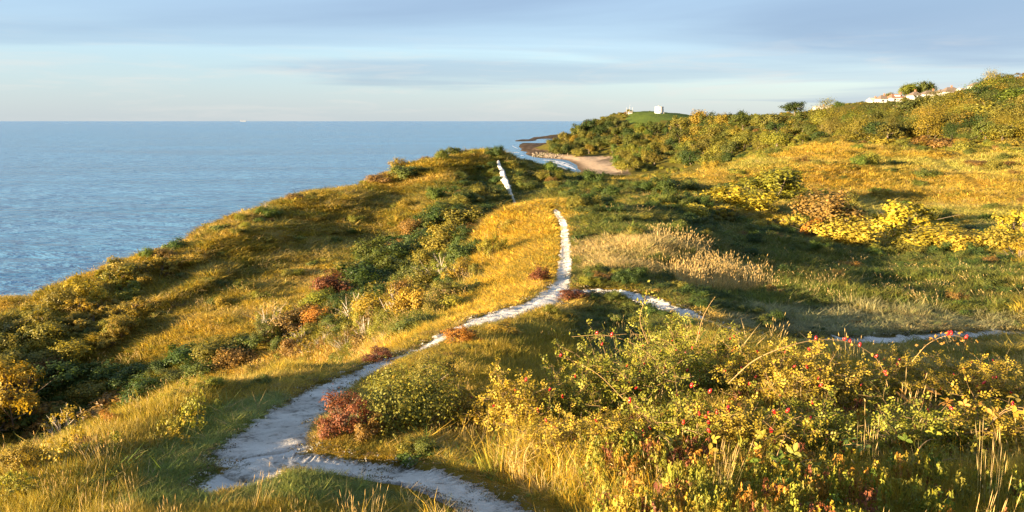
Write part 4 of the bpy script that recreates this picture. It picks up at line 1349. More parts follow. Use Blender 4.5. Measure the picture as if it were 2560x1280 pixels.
# ------------------------------------------------------------------ scattering (uncountable cover) with geometry nodes
def scatter_tree(name, coll):
    ng = bpy.data.node_groups.new(name, 'GeometryNodeTree')
    ng.interface.new_socket('Geometry', in_out='INPUT', socket_type='NodeSocketGeometry')
    ng.interface.new_socket('Geometry', in_out='OUTPUT', socket_type='NodeSocketGeometry')
    N_ = ng.nodes
    gi = N_.new('NodeGroupInput'); go = N_.new('NodeGroupOutput')
    ip = N_.new('GeometryNodeInstanceOnPoints')
    ci = N_.new('GeometryNodeCollectionInfo')
    ci.inputs['Collection'].default_value = coll
    ci.inputs['Separate Children'].default_value = True
    ci.inputs['Reset Children'].default_value = True
    ng.links.new(gi.outputs[0], ip.inputs['Points'])
    ng.links.new(ci.outputs[0], ip.inputs['Instance'])
    ip.inputs['Pick Instance'].default_value = True
    for nm, typ, sock in (('idx', 'INT', 'Instance Index'), ('rot', 'FLOAT_VECTOR', 'Rotation'), ('scl', 'FLOAT_VECTOR', 'Scale')):
        a = N_.new('GeometryNodeInputNamedAttribute')
        a.data_type = typ
        a.inputs['Name'].default_value = nm
        ng.links.new(a.outputs['Attribute'], ip.inputs[sock])
    ng.links.new(ip.outputs[0], go.inputs[0])
    return ng


def proto_coll(name, meshes):
    c = bpy.data.collections.new(name)
    for i, me in enumerate(meshes):
        c.objects.link(bpy.data.objects.new('%s_%02d' % (name, i), me))
    return c


def scatter(name, coll, pos, rot, scl, idx, tint):
    me = bpy.data.meshes.new(name)
    n = len(pos)
    me.vertices.add(n)
    me.vertices.foreach_set('co', np.asarray(pos, np.float32).ravel())
    for nm, typ, dat, field in (('rot', 'FLOAT_VECTOR', rot, 'vector'), ('scl', 'FLOAT_VECTOR', scl, 'vector'), ('tint', 'FLOAT_VECTOR', tint, 'vector'), ('idx', 'INT', idx, 'value')):
        me.attributes.new(nm, typ, 'POINT').data.foreach_set(field, np.asarray(dat, np.int32 if typ == 'INT' else np.float32).ravel())
    me.update()
    o = link(name, me)
    md = o.modifiers.new('scatter', 'NODES')
    md.node_group = scatter_tree(name, coll)
    return o


def tuft_mesh(name, seed, nb=44, lean=0.35, wid=0.05, droop=0.35, head=0.0, rbase=0.5, hmin=0.45):
    rng = np.random.default_rng(seed)
    a = rng.random(nb) * 6.283; rb = rbase * np.sqrt(rng.random(nb))
    b = np.stack([rb * np.cos(a), rb * np.sin(a), np.full(nb, -0.05)], 1)
    h = hmin + (1 - hmin) * rng.random(nb)
    la = a + rng.normal(size=nb) * 0.9
    ln = lean * rng.random(nb)
    dirv = np.stack([np.cos(la), np.sin(la), np.zeros(nb)], 1)
    wind = np.array([0.10, 0.03, 0])
    mid = b + dirv * (ln * 0.35)[:, None] + np.array([0, 0, 1]) * (h * 0.58)[:, None] + wind * 0.3
    tip = b + dirv * (ln * (1 + droop))[:, None] + np.array([0, 0, 1]) * (h * (1 - 0.25 * droop * rng.random(nb)))[:, None] + wind
    sa = rng.random(nb) * 6.283
    side = np.stack([np.cos(sa), np.sin(sa), np.zeros(nb)], 1) * (wid * (0.5 + 0.5 * rng.random(nb)))[:, None]
    V = np.stack([b - side * 0.5, b + side * 0.5, mid - side * 0.42, mid + side * 0.42, tip], 1).reshape(-1, 3)
    k = np.arange(nb)[:, None] * 5
    T = np.concatenate([k + [0, 1, 3], k + [0, 3, 2], k + [2, 3, 4]], 0)
    v = np.repeat(np.clip(rng.normal(0.5, 0.22, nb), 0, 1), 5)
    if head > 0:
        # seed heads: a slim spindle at each tip
        base = len(V)
        d = unit(tip - mid)
        s2 = side / (np.linalg.norm(side, axis=1, keepdims=True) + 1e-9) * head
        s3 = np.cross(d, s2)
        H = np.stack([tip - d * 0.10, tip - d * 0.02 + s2, tip - d * 0.02 - s2, tip - d * 0.02 + s3, tip - d * 0.02 - s3, tip + d * 0.06], 1).reshape(-1, 3)
        V = np.vstack([V, H])
        kk = base + np.arange(nb)[:, None] * 6
        T = np.concatenate([T, kk + [0, 1, 3], kk + [0, 3, 2], kk + [0, 2, 4], kk + [0, 4, 1], kk + [5, 3, 1], kk + [5, 2, 3], kk + [5, 4, 2], kk + [5, 1, 4]], 0)
        v = np.concatenate([v, np.repeat(np.clip(rng.normal(0.55, 0.15, nb), 0, 0.8), 6)])
    return mesh_np(name, V, T, [MATS['blade']], False, {'v': ('FLOAT', v)})


grass_c = proto_coll('grass_tuft', [tuft_mesh('grass_tuft', 100 + i, 46, 0.55, 0.05, 0.5, 0.0, 0.5, 0.3) for i in range(5)])
stalk_c = proto_coll('grass_stalk', [tuft_mesh('grass_stalk', 200 + i, 16, 0.28, 0.016, 0.5, 0.012, 0.5, 0.6) for i in range(5)])
scrub_c = proto_coll('scrub_clump', [k[0] for k in KINDSET['mat'] + KINDSET['bush'][:3]])
wood_c = proto_coll('wood_clump', [k[0] for k in KINDSET['bush'][2:] + KINDSET['tree'][:2]])


def polar_points(n, r0, r1, seed, a=48):
    rng = np.random.default_rng(seed)
    th = rad(-a) + rng.random(n) * rad(2 * a)
    r = np.exp(math.log(r0) + rng.random(n) * math.log(r1 / r0))
    return r * np.sin(th), r * np.cos(th), r, rng


# grass
x, y, r, rng = polar_points(190000, 2.5, 175, 301)
pm = sample(PATHMASK, x, y)
z = height(x, y)
hz = np.full(len(x), 0.34)
hz = np.where(r < 14, 0.13 + 0.012 * r, hz)
for key, hh in (('straw', 0.62), ('straw_low', 0.6), ('hollow', 0.22), ('pale_valley', 0.5), ('knoll', 0.30), ('mound', 0.30), ('gully', 0.45), ('right_valley', 0.42), ('green_verge', 0.15), ('lower_verge', 0.14)):
    hz = np.where(zone(x, y, key), hh, hz)
right_front = (r < 13) & (x > 0.6 + 0.02 * y) & (y > 2.5)
hz = np.where(right_front & ~zone(x, y, 'lower_verge'), 0.34, hz)
hz *= np.clip(0.85 + 0.5 * fbm(x, y, 1.7, 3, 81), 0.35, 1.6) * (0.7 + 0.6 * rng.random(len(x)))
dpath = np.minimum.reduce([dist_polyline(x, y, PW[k])[0] for k in PW])
hz *= np.clip(0.18 + (dpath - 0.3) / np.clip(0.16 * r, 1.2, 3.2), 0.18, 1)
hz *= np.where((dpath < 4.5) & (r > 11) & (r < 24) & (x > 1.5), 0.45, 1.0)
hz *= np.clip(1.3 - pm * 3, 0.25, 1)
wx = np.clip(0.017 * r, 0.055, 1.6) * (0.75 + 0.5 * rng.random(len(x)))
pe = path_edge(x, y)
keep = (pe > wx * 0.55 - (0.10 + 0.10 * (r < 10)) * rng.random(len(x)) ** 2) & (z > 1.2) & (hz > 0.03)
hz = np.maximum(hz, np.minimum(0.0045 * r, 0.03 + 0.3 * np.maximum(pe, 0)))
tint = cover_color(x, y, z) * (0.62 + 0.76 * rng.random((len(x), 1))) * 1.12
pick = rng.random((len(x), 1))
tint = np.where(pick < 0.08, tint * 0.4 + STRAW * 0.5, np.where(pick > 0.86, tint * 0.5 + GREEN * 0.9, tint))
rot = np.stack([rng.normal(0, 0.12, len(x)), rng.normal(0, 0.12, len(x)), rng.random(len(x)) * 6.283], 1)
o = scatter('grass', grass_c, np.stack([x, y, z], 1)[keep], rot[keep], np.stack([wx * 1.3, wx * 1.3, hz * 1.15], 1)[keep], rng.integers(0, 5, len(x))[keep], tint[keep])
tag(o, 'golden and green rough grass covering the hills', 'grass', kind='stuff')

# coarse matted blades on the near spur
coarse_c = proto_coll('coarse_tuft', [tuft_mesh('coarse_tuft', 150 + i, 18, 1.3, 0.075, 0.7, 0.0, 0.5, 0.4) for i in range(5)])
x, y, r, rng = polar_points(30000, 2.5, 15, 311)
z = height(x, y)
wx = np.clip(0.023 * r, 0.07, 0.3) * (0.6 + 0.8 * rng.random(len(x)))
hz = (0.07 + 0.10 * rng.random(len(x))) * np.clip(0.7 + 0.8 * fbm(x, y, 0.9, 3, 83), 0.3, 1.6)
pe = path_edge(x, y)
keep = (pe > 0.10 + 0.05 * rng.random(len(x))) & ((r < 8) | (pe > 2.5)) & (rng.random(len(x)) < np.clip(0.45 + 0.9 * fbm(x, y, 1.3, 3, 85), 0.05, 1))
hz *= np.clip(0.3 + pe / 1.6, 0.3, 1)
wx *= np.clip(0.4 + pe / 0.8, 0.4, 1)
pick = rng.random((len(x), 1))
tint = cover_color(x, y, z)
tint = np.where(pick < 0.3, STRAW * 0.9, np.where(pick > 0.72, GREEN * 1.9, tint * 1.15)) * (0.6 + 0.7 * rng.random((len(x), 1)))
rot = np.stack([rng.normal(0, 0.25, len(x)), rng.normal(0, 0.25, len(x)), rng.random(len(x)) * 6.283], 1)
o = scatter('coarse_grass', coarse_c, np.stack([x, y, z], 1)[keep], rot[keep], np.stack([wx, wx, hz], 1)[keep], rng.integers(0, 5, len(x))[keep], tint[keep])
tag(o, 'coarse bent grass matted over the near spur', 'grass', kind='stuff')

# seeding stalks standing above the turf
x, y, r, rng = polar_points(26000, 2.6, 120, 303)
z = height(x, y); pm = sample(PATHMASK, x, y)
pr = np.full(len(x), 0.10) + 0.25 * np.clip(fbm(x, y, 6, 3, 91), 0, 1)
pr = np.where(zone(x, y, 'straw') | zone(x, y, 'straw_low'), np.clip(0.35 + 1.6 * fbm(x, y, 3.0, 3, 93), 0.02, 0.9), pr); pr = np.where(zone(x, y, 'pale_valley'), np.clip(0.2 + 1.2 * fbm(x, y, 3.0, 3, 94), 0.02, 0.6), pr); pr = np.where(zone(x, y, 'knoll'), 0.06, pr)
pr = np.where((zone(x, y, 'right_valley') | zone(x, y, 'hollow')) & ~zone(x, y, 'straw') & ~zone(x, y, 'straw_low') & ~zone(x, y, 'pale_valley'), 0.05, pr)
front = (r < 11) & (x > 0.9 + 0.02 * y)
pr = np.where(front, 0.005, pr); pr = np.where(zone(x, y, 'green_verge') | zone(x, y, 'lower_verge'), 0.01, pr)
dpath = np.minimum.reduce([dist_polyline(x, y, PW[k])[0] for k in PW])
pr = np.where((r < 13) & ~front, 0.02, pr)
pr = np.where((dpath < 5.0) & (r > 9) & (r < 24) & (x > 1.5), 0.01, pr)
keep = (rng.random(len(x)) < pr) & (dpath > np.clip(r * 0.14, 0.7, 3.2)) & (z > 1.5)
hs = np.where(zone(x, y, 'straw') | zone(x, y, 'straw_low'), 0.95, 0.6); hs = np.where(front, 0.72, hs); hs = np.where((r < 12) & ~front, 0.34, hs)
hs *= 0.7 + 0.6 * rng.random(len(x))
ws = np.clip(0.03 * r, 0.12, 1.2)
tint = STRAW * 1.15 * (0.75 + 0.5 * rng.random((len(x), 1)))
rot = np.stack([rng.normal(0, 0.12, len(x)), rng.normal(0, 0.12, len(x)), rng.random(len(x)) * 6.283], 1)
o = scatter('dry_grass', stalk_c, np.stack([x, y, z], 1)[keep], rot[keep], np.stack([ws, ws, hs], 1)[keep], rng.integers(0, 5, len(x))[keep], tint[keep])
tag(o, 'tall dry straw-coloured seeding grass stalks', 'dry grass', kind='stuff')

# low scrub matting the gully, the dark faces and the shaded valley
x, y, r, rng = polar_points(30000, 5, 175, 305)
z = height(x, y); pm = sample(PATHMASK, x, y)
pr = np.where(x < -0.05 * y, 0.11, 0.05)
n_ = fbm(x, y, 5.0, 3, 95)
for key, k in (('gully', 0.9), ('left_gully', 0.6), ('sunny_side', 0.45), ('dark_face', 0.35), ('right_valley', 0.55), ('seaward_scrub', 0.35), ('mound', 0.09), ('knoll', 0.0), ('straw', 0.02), ('straw_low', 0.04), ('hollow', 0.3), ('pale_valley', 0.10), ('green_verge', 0.0), ('lower_verge', 0.0)):
    pr = np.where(zone(x, y, key), k, pr)
pr = pr * np.clip(0.8 + 1.2 * n_, 0.1, 2)
keep = (rng.random(len(x)) < pr) & (path_edge(x, y) > 0.02 * r) & (z > 1.5) & ~((x < -0.5 * y) & (r > 75))
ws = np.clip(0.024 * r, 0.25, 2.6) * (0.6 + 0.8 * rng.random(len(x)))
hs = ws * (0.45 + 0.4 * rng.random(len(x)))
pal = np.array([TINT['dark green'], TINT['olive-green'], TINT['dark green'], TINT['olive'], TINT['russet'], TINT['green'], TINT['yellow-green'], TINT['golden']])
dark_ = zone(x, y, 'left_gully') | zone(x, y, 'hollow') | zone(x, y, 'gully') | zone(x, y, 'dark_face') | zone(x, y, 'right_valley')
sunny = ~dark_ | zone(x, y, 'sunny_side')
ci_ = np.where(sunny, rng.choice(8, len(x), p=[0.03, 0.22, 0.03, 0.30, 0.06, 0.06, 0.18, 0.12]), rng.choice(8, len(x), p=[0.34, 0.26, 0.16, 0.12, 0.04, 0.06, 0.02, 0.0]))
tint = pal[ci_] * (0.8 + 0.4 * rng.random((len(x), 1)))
rot = np.stack([np.zeros(len(x)), np.zeros(len(x)), rng.random(len(x)) * 6.283], 1)
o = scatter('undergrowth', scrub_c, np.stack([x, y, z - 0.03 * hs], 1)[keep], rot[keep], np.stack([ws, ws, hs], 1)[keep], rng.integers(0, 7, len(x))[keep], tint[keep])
tag(o, 'low dark green undergrowth matting the shaded hollows', 'undergrowth', kind='stuff')

# far scrub between the trees
x, y, r, rng = polar_points(16000, 165, 1350, 307, 40)
z = height(x, y)
n_ = fbm(x, y, 45.0, 3, 97)
keep = (z > 4.5) & ~inpoly(x, y, LAWN_POLY) & ~zone(x, y, 'mound') & (rng.random(len(x)) < 0.46 + 0.7 * n_)
by_houses = (x > y * 0.40) & (y > 395) & (y < 640)
ws = np.clip(0.0085 * r, 2.2, 6.5) * (0.6 + 0.7 * rng.random(len(x))) * np.where(by_houses, 0.5, 1.0)
hs = ws * (0.5 + 0.35 * rng.random(len(x))) * np.where(by_houses, 0.8, 1.0)
pal = np.array([TINT['olive'], TINT['olive-green'], TINT['golden'], TINT['yellow-green'], TINT['russet'], TINT['orange']])
tint = pal[rng.choice(6, len(x), p=[0.36, 0.28, 0.12, 0.18, 0.05, 0.01])] * (0.8 + 0.4 * rng.random((len(x), 1)))
rot = np.stack([np.zeros(len(x)), np.zeros(len(x)), rng.random(len(x)) * 6.283], 1)
o = scatter('shrubbery', wood_c, np.stack([x, y, z - 0.05 * hs], 1)[keep], rot[keep], np.stack([ws, ws, hs], 1)[keep], rng.integers(0, 6, len(x))[keep], tint[keep])
tag(o, 'dense olive and golden scrub filling the far hillsides', 'scrub', kind='stuff')

# crumbs of chalk and leaf litter lying on the trodden ground
x, y, r, rng = polar_points(90000, 2.6, 26, 309)
pm = sample(PATHMASK, x, y)
keep = (pm > 0.12) & (rng.random(len(x)) < np.clip(0.02 + 0.75 * (1 - np.abs(pm - 0.4) * 2) + 0.9 * fbm(x, y, 0.5, 3, 99), 0.0, 0.7))
z = height(x, y)
me_l = []
for i in range(3):
    r_ = np.random.default_rng(60 + i)
    vv, ff = quads_from_leaves(r_.normal(size=(7, 3)) * np.array([0.5, 0.5, 0.06]), unit(r_.normal(size=(7, 3)) * 0.5 + np.array([0, 0, 1])), 0.5, 0.22, r_)
    me_l.append(mesh_np('litter', vv, ff, [MATS['blade']], False, {'v': ('FLOAT', np.repeat(r_.random(7) * 0.7, 4))}))
lit_c = proto_coll('litter_bit', me_l)
ws = np.clip(0.006 * r, 0.025, 0.12) * (0.5 + rng.random(len(x)))
pal = np.array([(0.16, 0.11, 0.06), (0.10, 0.09, 0.035), (0.30, 0.24, 0.14), (0.55, 0.52, 0.48)])
tint = pal[rng.choice(4, len(x), p=[0.4, 0.25, 0.2, 0.15])]
rot = np.stack([np.zeros(len(x)), np.zeros(len(x)), rng.random(len(x)) * 6.283], 1)
o = scatter('litter', lit_c, np.stack([x, y, z + 0.035 + 0.001 * r], 1)[keep], rot[keep], np.stack([ws, ws, ws], 1)[keep], rng.integers(0, 3, len(x))[keep], tint[keep])
tag(o, 'dry leaf litter and chalk crumbs on the path edges', 'litter', kind='stuff')


# ------------------------------------------------------------------ foreground: wild roses, brambles, tall dead grasses
def rose_proto(seed, h=1.0, R=0.6, canes=30, leaf=0.026, twigs=9, dens=1.0):
    """arching canes with side twigs of paired leaflets; returns stem mesh, leaf mesh, hip spots"""
    rng = np.random.default_rng(seed)
    mb = MB()
    LP, LN, LT, LV, hips = [], [], [], [], []
    for c in range(canes):
        az = rng.random() * 6.283
        reach = R * (0.25 + 0.85 * rng.random()); hh = h * (0.55 + 0.5 * rng.random())
        b = np.array([rng.normal() * 0.14 * R, rng.normal() * 0.14 * R, -0.06])
        dv = np.array([math.cos(az), math.sin(az), 0])
        sd_ = np.array([-dv[1], dv[0], 0]) * rng.normal() * 0.18
        pts = []
        droop = 0.15 + 0.65 * rng.random()
        for i in range(9):
            t = i / 8
            zz = hh * (t * (1 + droop) - droop * t * t * (1.0 if t < 0.75 else 1.08))
            pts.append(b + dv * reach * t ** 1.35 + sd_ * t * t + np.array([0, 0, zz]) + rng.normal(size=3) * 0.012 * R)
        mb.tube(pts, 0.0048, 0.0018, 4)
        for k in range(int(twigs * dens)):
            t = 0.18 + 0.82 * rng.random()
            i = min(7, int(t * 8)); f = t * 8 - i
            p = pts[i] * (1 - f) + pts[i + 1] * f
            td_ = unit(rng.normal(size=3) * np.array([1, 1, 0.6]) + np.array([0, 0, 0.45]))
            L = 0.07 + 0.15 * rng.random()
            e = p + td_ * L
            mb.tube([p, (p + e) / 2 + rng.normal(size=3) * 0.01, e], 0.0018, 0.0009, 3)
            if rng.random() < 0.16:
                hips.append(tuple(e))
            for lf in range(3):
                q = p + (e - p) * (0.35 + 0.32 * lf)
                rd = unit(rng.normal(size=3) + td_ * 0.5)
                nrm = unit(np.cross(rd, rng.normal(size=3)) + np.array([0, 0, 0.5]))
                sdv = unit(np.cross(nrm, rd))
                tone = rng.random()
                for m_ in range(5):
                    s_ = (0, 1, -1, 1, -1)[m_]; along = (1.0, 0.62, 0.62, 0.25, 0.25)[m_]
                    q2 = q + rd * along * leaf * 2.3 + sdv * s_ * leaf * 0.55
                    LP.append(q2); LT.append(unit(rd + sdv * s_ * 0.9)); LN.append(unit(nrm + rng.normal(size=3) * 0.25)); LV.append(np.clip(tone * 0.8 + 0.2 * rng.random(), 0, 1))
    LP, LN, LT, LV = map(np.array, (LP, LN, LT, LV))
    N = len(LP)
    B_ = unit(np.cross(LN, LT))
    L = (leaf * (0.75 + 0.5 * rng.random(N)))[:, None]
    Wd = L * 0.62
    V = np.stack([LP - LT * L * 0.5, LP + B_ * Wd * 0.5 + LN * Wd * 0.16, LP + LT * L * 0.55, LP - B_ * Wd * 0.5 + LN * Wd * 0.16], 1).reshape(-1, 3)
    V[:, 2] = np.maximum(V[:, 2], 0.0)
    return mb.mesh('rose_canes', MATS['cane']), mesh_np('rose_leaves', V, np.arange(4 * N).reshape(N, 4), [MATS['leaf']], False, {'v': ('FLOAT', np.repeat(LV, 4))}), hips


mb = MB(); mb.lathe([(0.0015, -0.013), (0.0062, -0.008), (0.0078, 0.0), (0.0066, 0.007), (0.003, 0.0115)], 8)
HIP_BODY = mb.mesh('hip_body', MATS['hip_red'], True)
mb = MB()
for k in range(5):
    a = k * 1.2566
    mb.add([(0.002 * math.cos(a), 0.002 * math.sin(a), 0.0115), (0.006 * math.cos(a + 0.3), 0.006 * math.sin(a + 0.3), 0.019), (0.002 * math.cos(a + 0.6), 0.002 * math.sin(a + 0.6), 0.0115)], [(0, 1, 2)])
HIP_TIP = mb.mesh('sepals', MATS['hip_tip'])

ROSES = [rose_proto(900 + i, 1.0, 0.62, 44, 0.030, 13) for i in range(4)] + [rose_proto(950 + i, 0.75, 0.55, 36, 0.029, 12) for i in range(2)]
rr_ = random.Random(77)


def rose(px, py, h, wid, tint, label, which=None, d=None, nhips=16):
    if d is None:
        x, y, z = hit(px, py)
    else:
        x, y = d * (px - 1280) / F, d
        z = float(height(x, y))
    st, lf, hips = ROSES[rr_.randrange(len(ROSES)) if which is None else which]
    base_h = 1.0 if ROSES.index((st, lf, hips)) < 4 else 0.75
    root = link('wild_rose_bush', None, None, (x, y, z), (0, 0, rr_.uniform(0, 6.28)), (wid / 1.2, wid / 1.2, h / base_h))
    tag(root, label, 'rose bush', 'wild rose bushes in the foreground')
    link('canes', st, root)
    o = link('leaves', lf, root)
    k = rr_.uniform(0.9, 1.1)
    o['tint'] = [TINT[tint][0] * k, TINT[tint][1] * k, TINT[tint][2] * k]
    sx, sz = wid / 1.2, h / base_h
    cand = [q for q in hips if q[2] > 0.3 * base_h]
    rr_.shuffle(cand)
    for q in cand[:nhips]:
        s_ = rr_.uniform(1.3, 1.9)
        hp = link('rose_hip', HIP_BODY, root, q, (rr_.uniform(2.2, 4.0), rr_.uniform(-0.6, 0.6), rr_.uniform(0, 6)), (s_ / sx, s_ / sx, s_ / sz))
        link('sepals', HIP_TIP, hp)
    return root


for a in [
    (1660, 1010, 1.14, 1.30, 'yellow-green', 'tallest wild rose bush with red hips, arching over the fork of the right path', 0, None, 41),
    (1780, 1040, 1.02, 1.25, 'yellow-green', 'wild rose bush thick with hips just right of the tallest rose bush', 1, None, 41),
    (1560, 1080, 0.98, 1.20, 'yellow-green', 'wild rose bush left of the tallest one, with pale green leaves', 2, None, 25),
    (1420, 1110, 0.74, 1.15, 'yellow-green', 'low wild rose bush next to the shaded hollow', 4, None, 12),
    (1290, 1110, 0.70, 1.05, 'yellow', 'small yellow rose bush right of the dense path-side bush', 5, None, 8),
    (1930, 1060, 0.92, 1.25, 'yellow', 'yellowing wild rose bush under the long arching cane', 3, None, 32),
    (2070, 1060, 0.82, 1.20, 'golden', 'golden wild rose bush beneath the tip of the long arching cane', 0, None, 28),
    (2230, 1050, 0.76, 1.20, 'yellow', 'wild rose bush with scattered hips left of the tall dead grasses', 1, None, 25),
    (2380, 1050, 0.72, 1.20, 'golden', 'orange-tinged rose bush among the tall dead grasses', 2, None, 16),
    (2520, 1060, 0.76, 1.20, 'yellow', 'rose bush with yellow leaves at the right edge of the picture', 3, None, 19),
    (1690, 1190, 0.66, 0.95, 'yellow-green', 'low front rose bush with hips, below the tallest rose bush', 4, None, 28),
    (1850, 1200, 0.60, 0.95, 'yellow', 'low front rose bush in the middle of the lower thicket', 5, None, 19),
    (2050, 1200, 0.62, 1.00, 'yellow-green', 'low front rose bush beside the big bramble leaves', 4, None, 12),
    (2290, 1200, 0.60, 1.00, 'yellow-green', 'low front rose bush near the lower right corner', 5, None, 9),
    (2480, 1210, 0.62, 1.00, 'yellow', 'low front rose bush in the lower right corner', 4, None, 6),
    (1180, 1090, 0.52, 0.90, 'golden', 'small golden rose bush close to the dense path-side bush', 5, None, 4),
    (1370, 1190, 0.42, 0.85, 'yellow', 'low yellow rose bush nearest the near arm of the path', 4, None, 5),
    (1530, 1190, 0.50, 0.90, 'yellow', 'lowest rose bush at the edge of the golden front grass', 5, None, 9),
]:
    rose(*a)

# long arching canes that stand out against the shade
simple('cane_lit', (0.34, 0.22, 0.09), 0.65, 0.3, 0.25, 12)


def arch(pts, r0, label, leaves=40, tint='golden', hips=3):
    """pts: (px, py, depth) along the cane"""
    w_ = []
    for px, py, d in pts:
        u, yy, z_ = ray(px, py)
        w_.append(np.array([u / yy * d, d, CAM_Z + z_ / yy * d]))
    fine = []
    n = len(w_)
    for t in np.linspace(0, n - 1, n * 5):
        i = min(n - 2, int(t)); f = t - i
        p0, p1, p2, p3 = w_[max(i - 1, 0)], w_[i], w_[i + 1], w_[min(i + 2, n - 1)]
        fine.append(0.5 * ((2 * p1) + (-p0 + p2) * f + (2 * p0 - 5 * p1 + 4 * p2 - p3) * f * f + (-p0 + 3 * p1 - 3 * p2 + p3) * f ** 3))
    base = fine[0]
    root = link('rose_cane', None, None, tuple(base))
    tag(root, label, 'rose cane', 'single arching canes')
    mb = MB(); mb.tube([p - base for p in fine], r0, r0 * 0.35, 6)
    rng = np.random.default_rng(int(pts[0][0]))
    for k in range(int(len(fine) * 1.2)):
        i = rng.integers(1, len(fine))
        p = fine[i] - base
        d = unit(rng.normal(size=3)) * r0 * 3.2
        mb.tube([p, p + d], r0 * 0.35, 0.0002, 3)
    mb.build('cane', MATS['cane_lit'], root)
    LP = []
    for k in range(leaves):
        i = rng.integers(len(fine) // 4, len(fine))
        LP.append(fine[i] - base + rng.normal(size=3) * 0.035)
    if leaves:
        LP = np.array(LP)
        V, Fq = quads_from_leaves(LP, unit(rng.normal(size=(leaves, 3)) + np.array([-0.3, -0.3, 0.5])), 0.03, 0.02, rng)
        o = link('leaves', mesh_np('cane_leaves', V, Fq, [MATS['leaf']], False, {'v': ('FLOAT', np.repeat(rng.random(leaves), 4))}), root)
        o['tint'] = list(TINT[tint])
    for k in range(hips):
        i = rng.integers(len(fine) // 2, len(fine))
        p = fine[i] - base + np.array([0, 0, 0.02])
        hp = link('rose_hip', HIP_BODY, root, tuple(p), (3.3 * rng.random(), 0.4, 0), (1.7, 1.7, 1.7))
        link('sepals', HIP_TIP, hp)


arch([(1820, 960, 5.6), (1880, 905, 5.6), (1950, 872, 5.6), (2040, 850, 5.7), (2120, 855, 5.8), (2185, 890, 5.9), (2215, 940, 5.9)], 0.0050, 'long thick golden rose cane arching over the right-hand thicket', 46, 'golden', 7)
arch([(1640, 900, 6.0), (1580, 858, 6.0), (1510, 838, 6.0), (1430, 842, 6.1)], 0.0028, 'thin rose cane reaching left into the shade above the hollow', 36, 'yellow-green', 2)
arch([(1700, 880, 6.2), (1660, 850, 6.2), (1580, 835, 6.2), (1475, 845, 6.2)], 0.0028, 'bare pale cane crossing the shade just below the upper reaching cane', 8, 'yellow', 0)
arch([(1620, 860, 6.0), (1600, 800, 6.0), (1612, 750, 6.0), (1618, 722, 6.0)], 0.0028, 'upright leafy shoot of the tallest rose bush against the dark hollow', 44, 'yellow-green', 0)
arch([(1740, 860, 5.8), (1755, 800, 5.8), (1772, 765, 5.8), (1788, 742, 5.8)], 0.0028, 'dead bare stem leaning right above the tallest rose bush', 2, 'olive', 0)
arch([(2280, 905, 5.4), (2320, 860, 5.4), (2375, 838, 5.4), (2420, 850, 5.4)], 0.0026, 'thin cane with rusty leaves arching below the end of the right path', 44, 'orange', 3)
arch([(1560, 1000, 5.6), (1500, 940, 5.7), (1440, 905, 5.8), (1390, 890, 5.8)], 0.0026, 'slim cane bending left over the low rose bush', 30, 'yellow', 1)

# brambles with large leaves of three leaflets
mb = MB()
for k, (ox, an) in enumerate(((0, 0), (-0.010, 1.25), (-0.010, -1.25))):
    ca, sa = math.cos(an), math.sin(an)
    prof = [(0, 0, 0), (0.016, 0.013, 0.004), (0.032, 0.017, 0.005), (0.048, 0.012, 0.002), (0.062, 0, -0.004), (0.048, -0.012, 0.002), (0.032, -0.017, 0.005), (0.016, -0.013, 0.004), (0.030, 0, -0.001)]
    vs = [(ox + ca * a - sa * b, sa * a + ca * b, c + k * 0.002) for a, b, c in prof]
    mb.add(vs, [(0, 8, 1), (1, 8, 2), (2, 8, 3), (3, 8, 4), (4, 8, 5), (5, 8, 6), (6, 8, 7), (7, 8, 0)])
BR = mb.mesh('bramble_leaf', MATS['leaf'], True)
BR.attributes.new('v', 'FLOAT', 'POINT').data.foreach_set('value', np.full(len(BR.vertices), 0.5, np.float32))


def bramble(px, d, h, spread, tints, label, nleaf, seed):
    r = random.Random(seed)
    x, y = d * (px - 1280) / F, d
    z = float(height(x, y))
    root = link('bramble', None, None, (x, y, z))
    tag(root, label, 'bramble', 'brambles in the foreground')
    mb = MB(); spots = []
    for c in range(7):
        az = r.uniform(0, 6.28); L = spread * r.uniform(0.6, 1.1); hh = h * r.uniform(0.6, 1.1)
        pts = [(math.cos(az) * L * t ** 1.2, math.sin(az) * L * t ** 1.2, hh * (2.1 * t - 1.3 * t * t) - 0.05) for t in [i / 8 for i in range(9)]]
        mb.tube(pts, 0.0045, 0.002, 5)
        spots += pts[2:]
    mb.build('canes', MATS['cane'], root)
    for k in range(nleaf):
        p = spots[r.randrange(len(spots))]
        s_ = r.uniform(0.6, 1.1)
        o = link('leaf', BR, root, (p[0] + r.gauss(0, 0.05), p[1] + r.gauss(0, 0.05), max(0.02, p[2] + r.gauss(0, 0.04))), (r.gauss(0.5, 0.45), r.gauss(-0.4, 0.45), r.uniform(0, 6.28)), s_)
        tn = TINT[r.choice(tints)]
        kk = r.uniform(0.8, 1.2)
        o['tint'] = [tn[0] * kk, tn[1] * kk, tn[2] * kk]


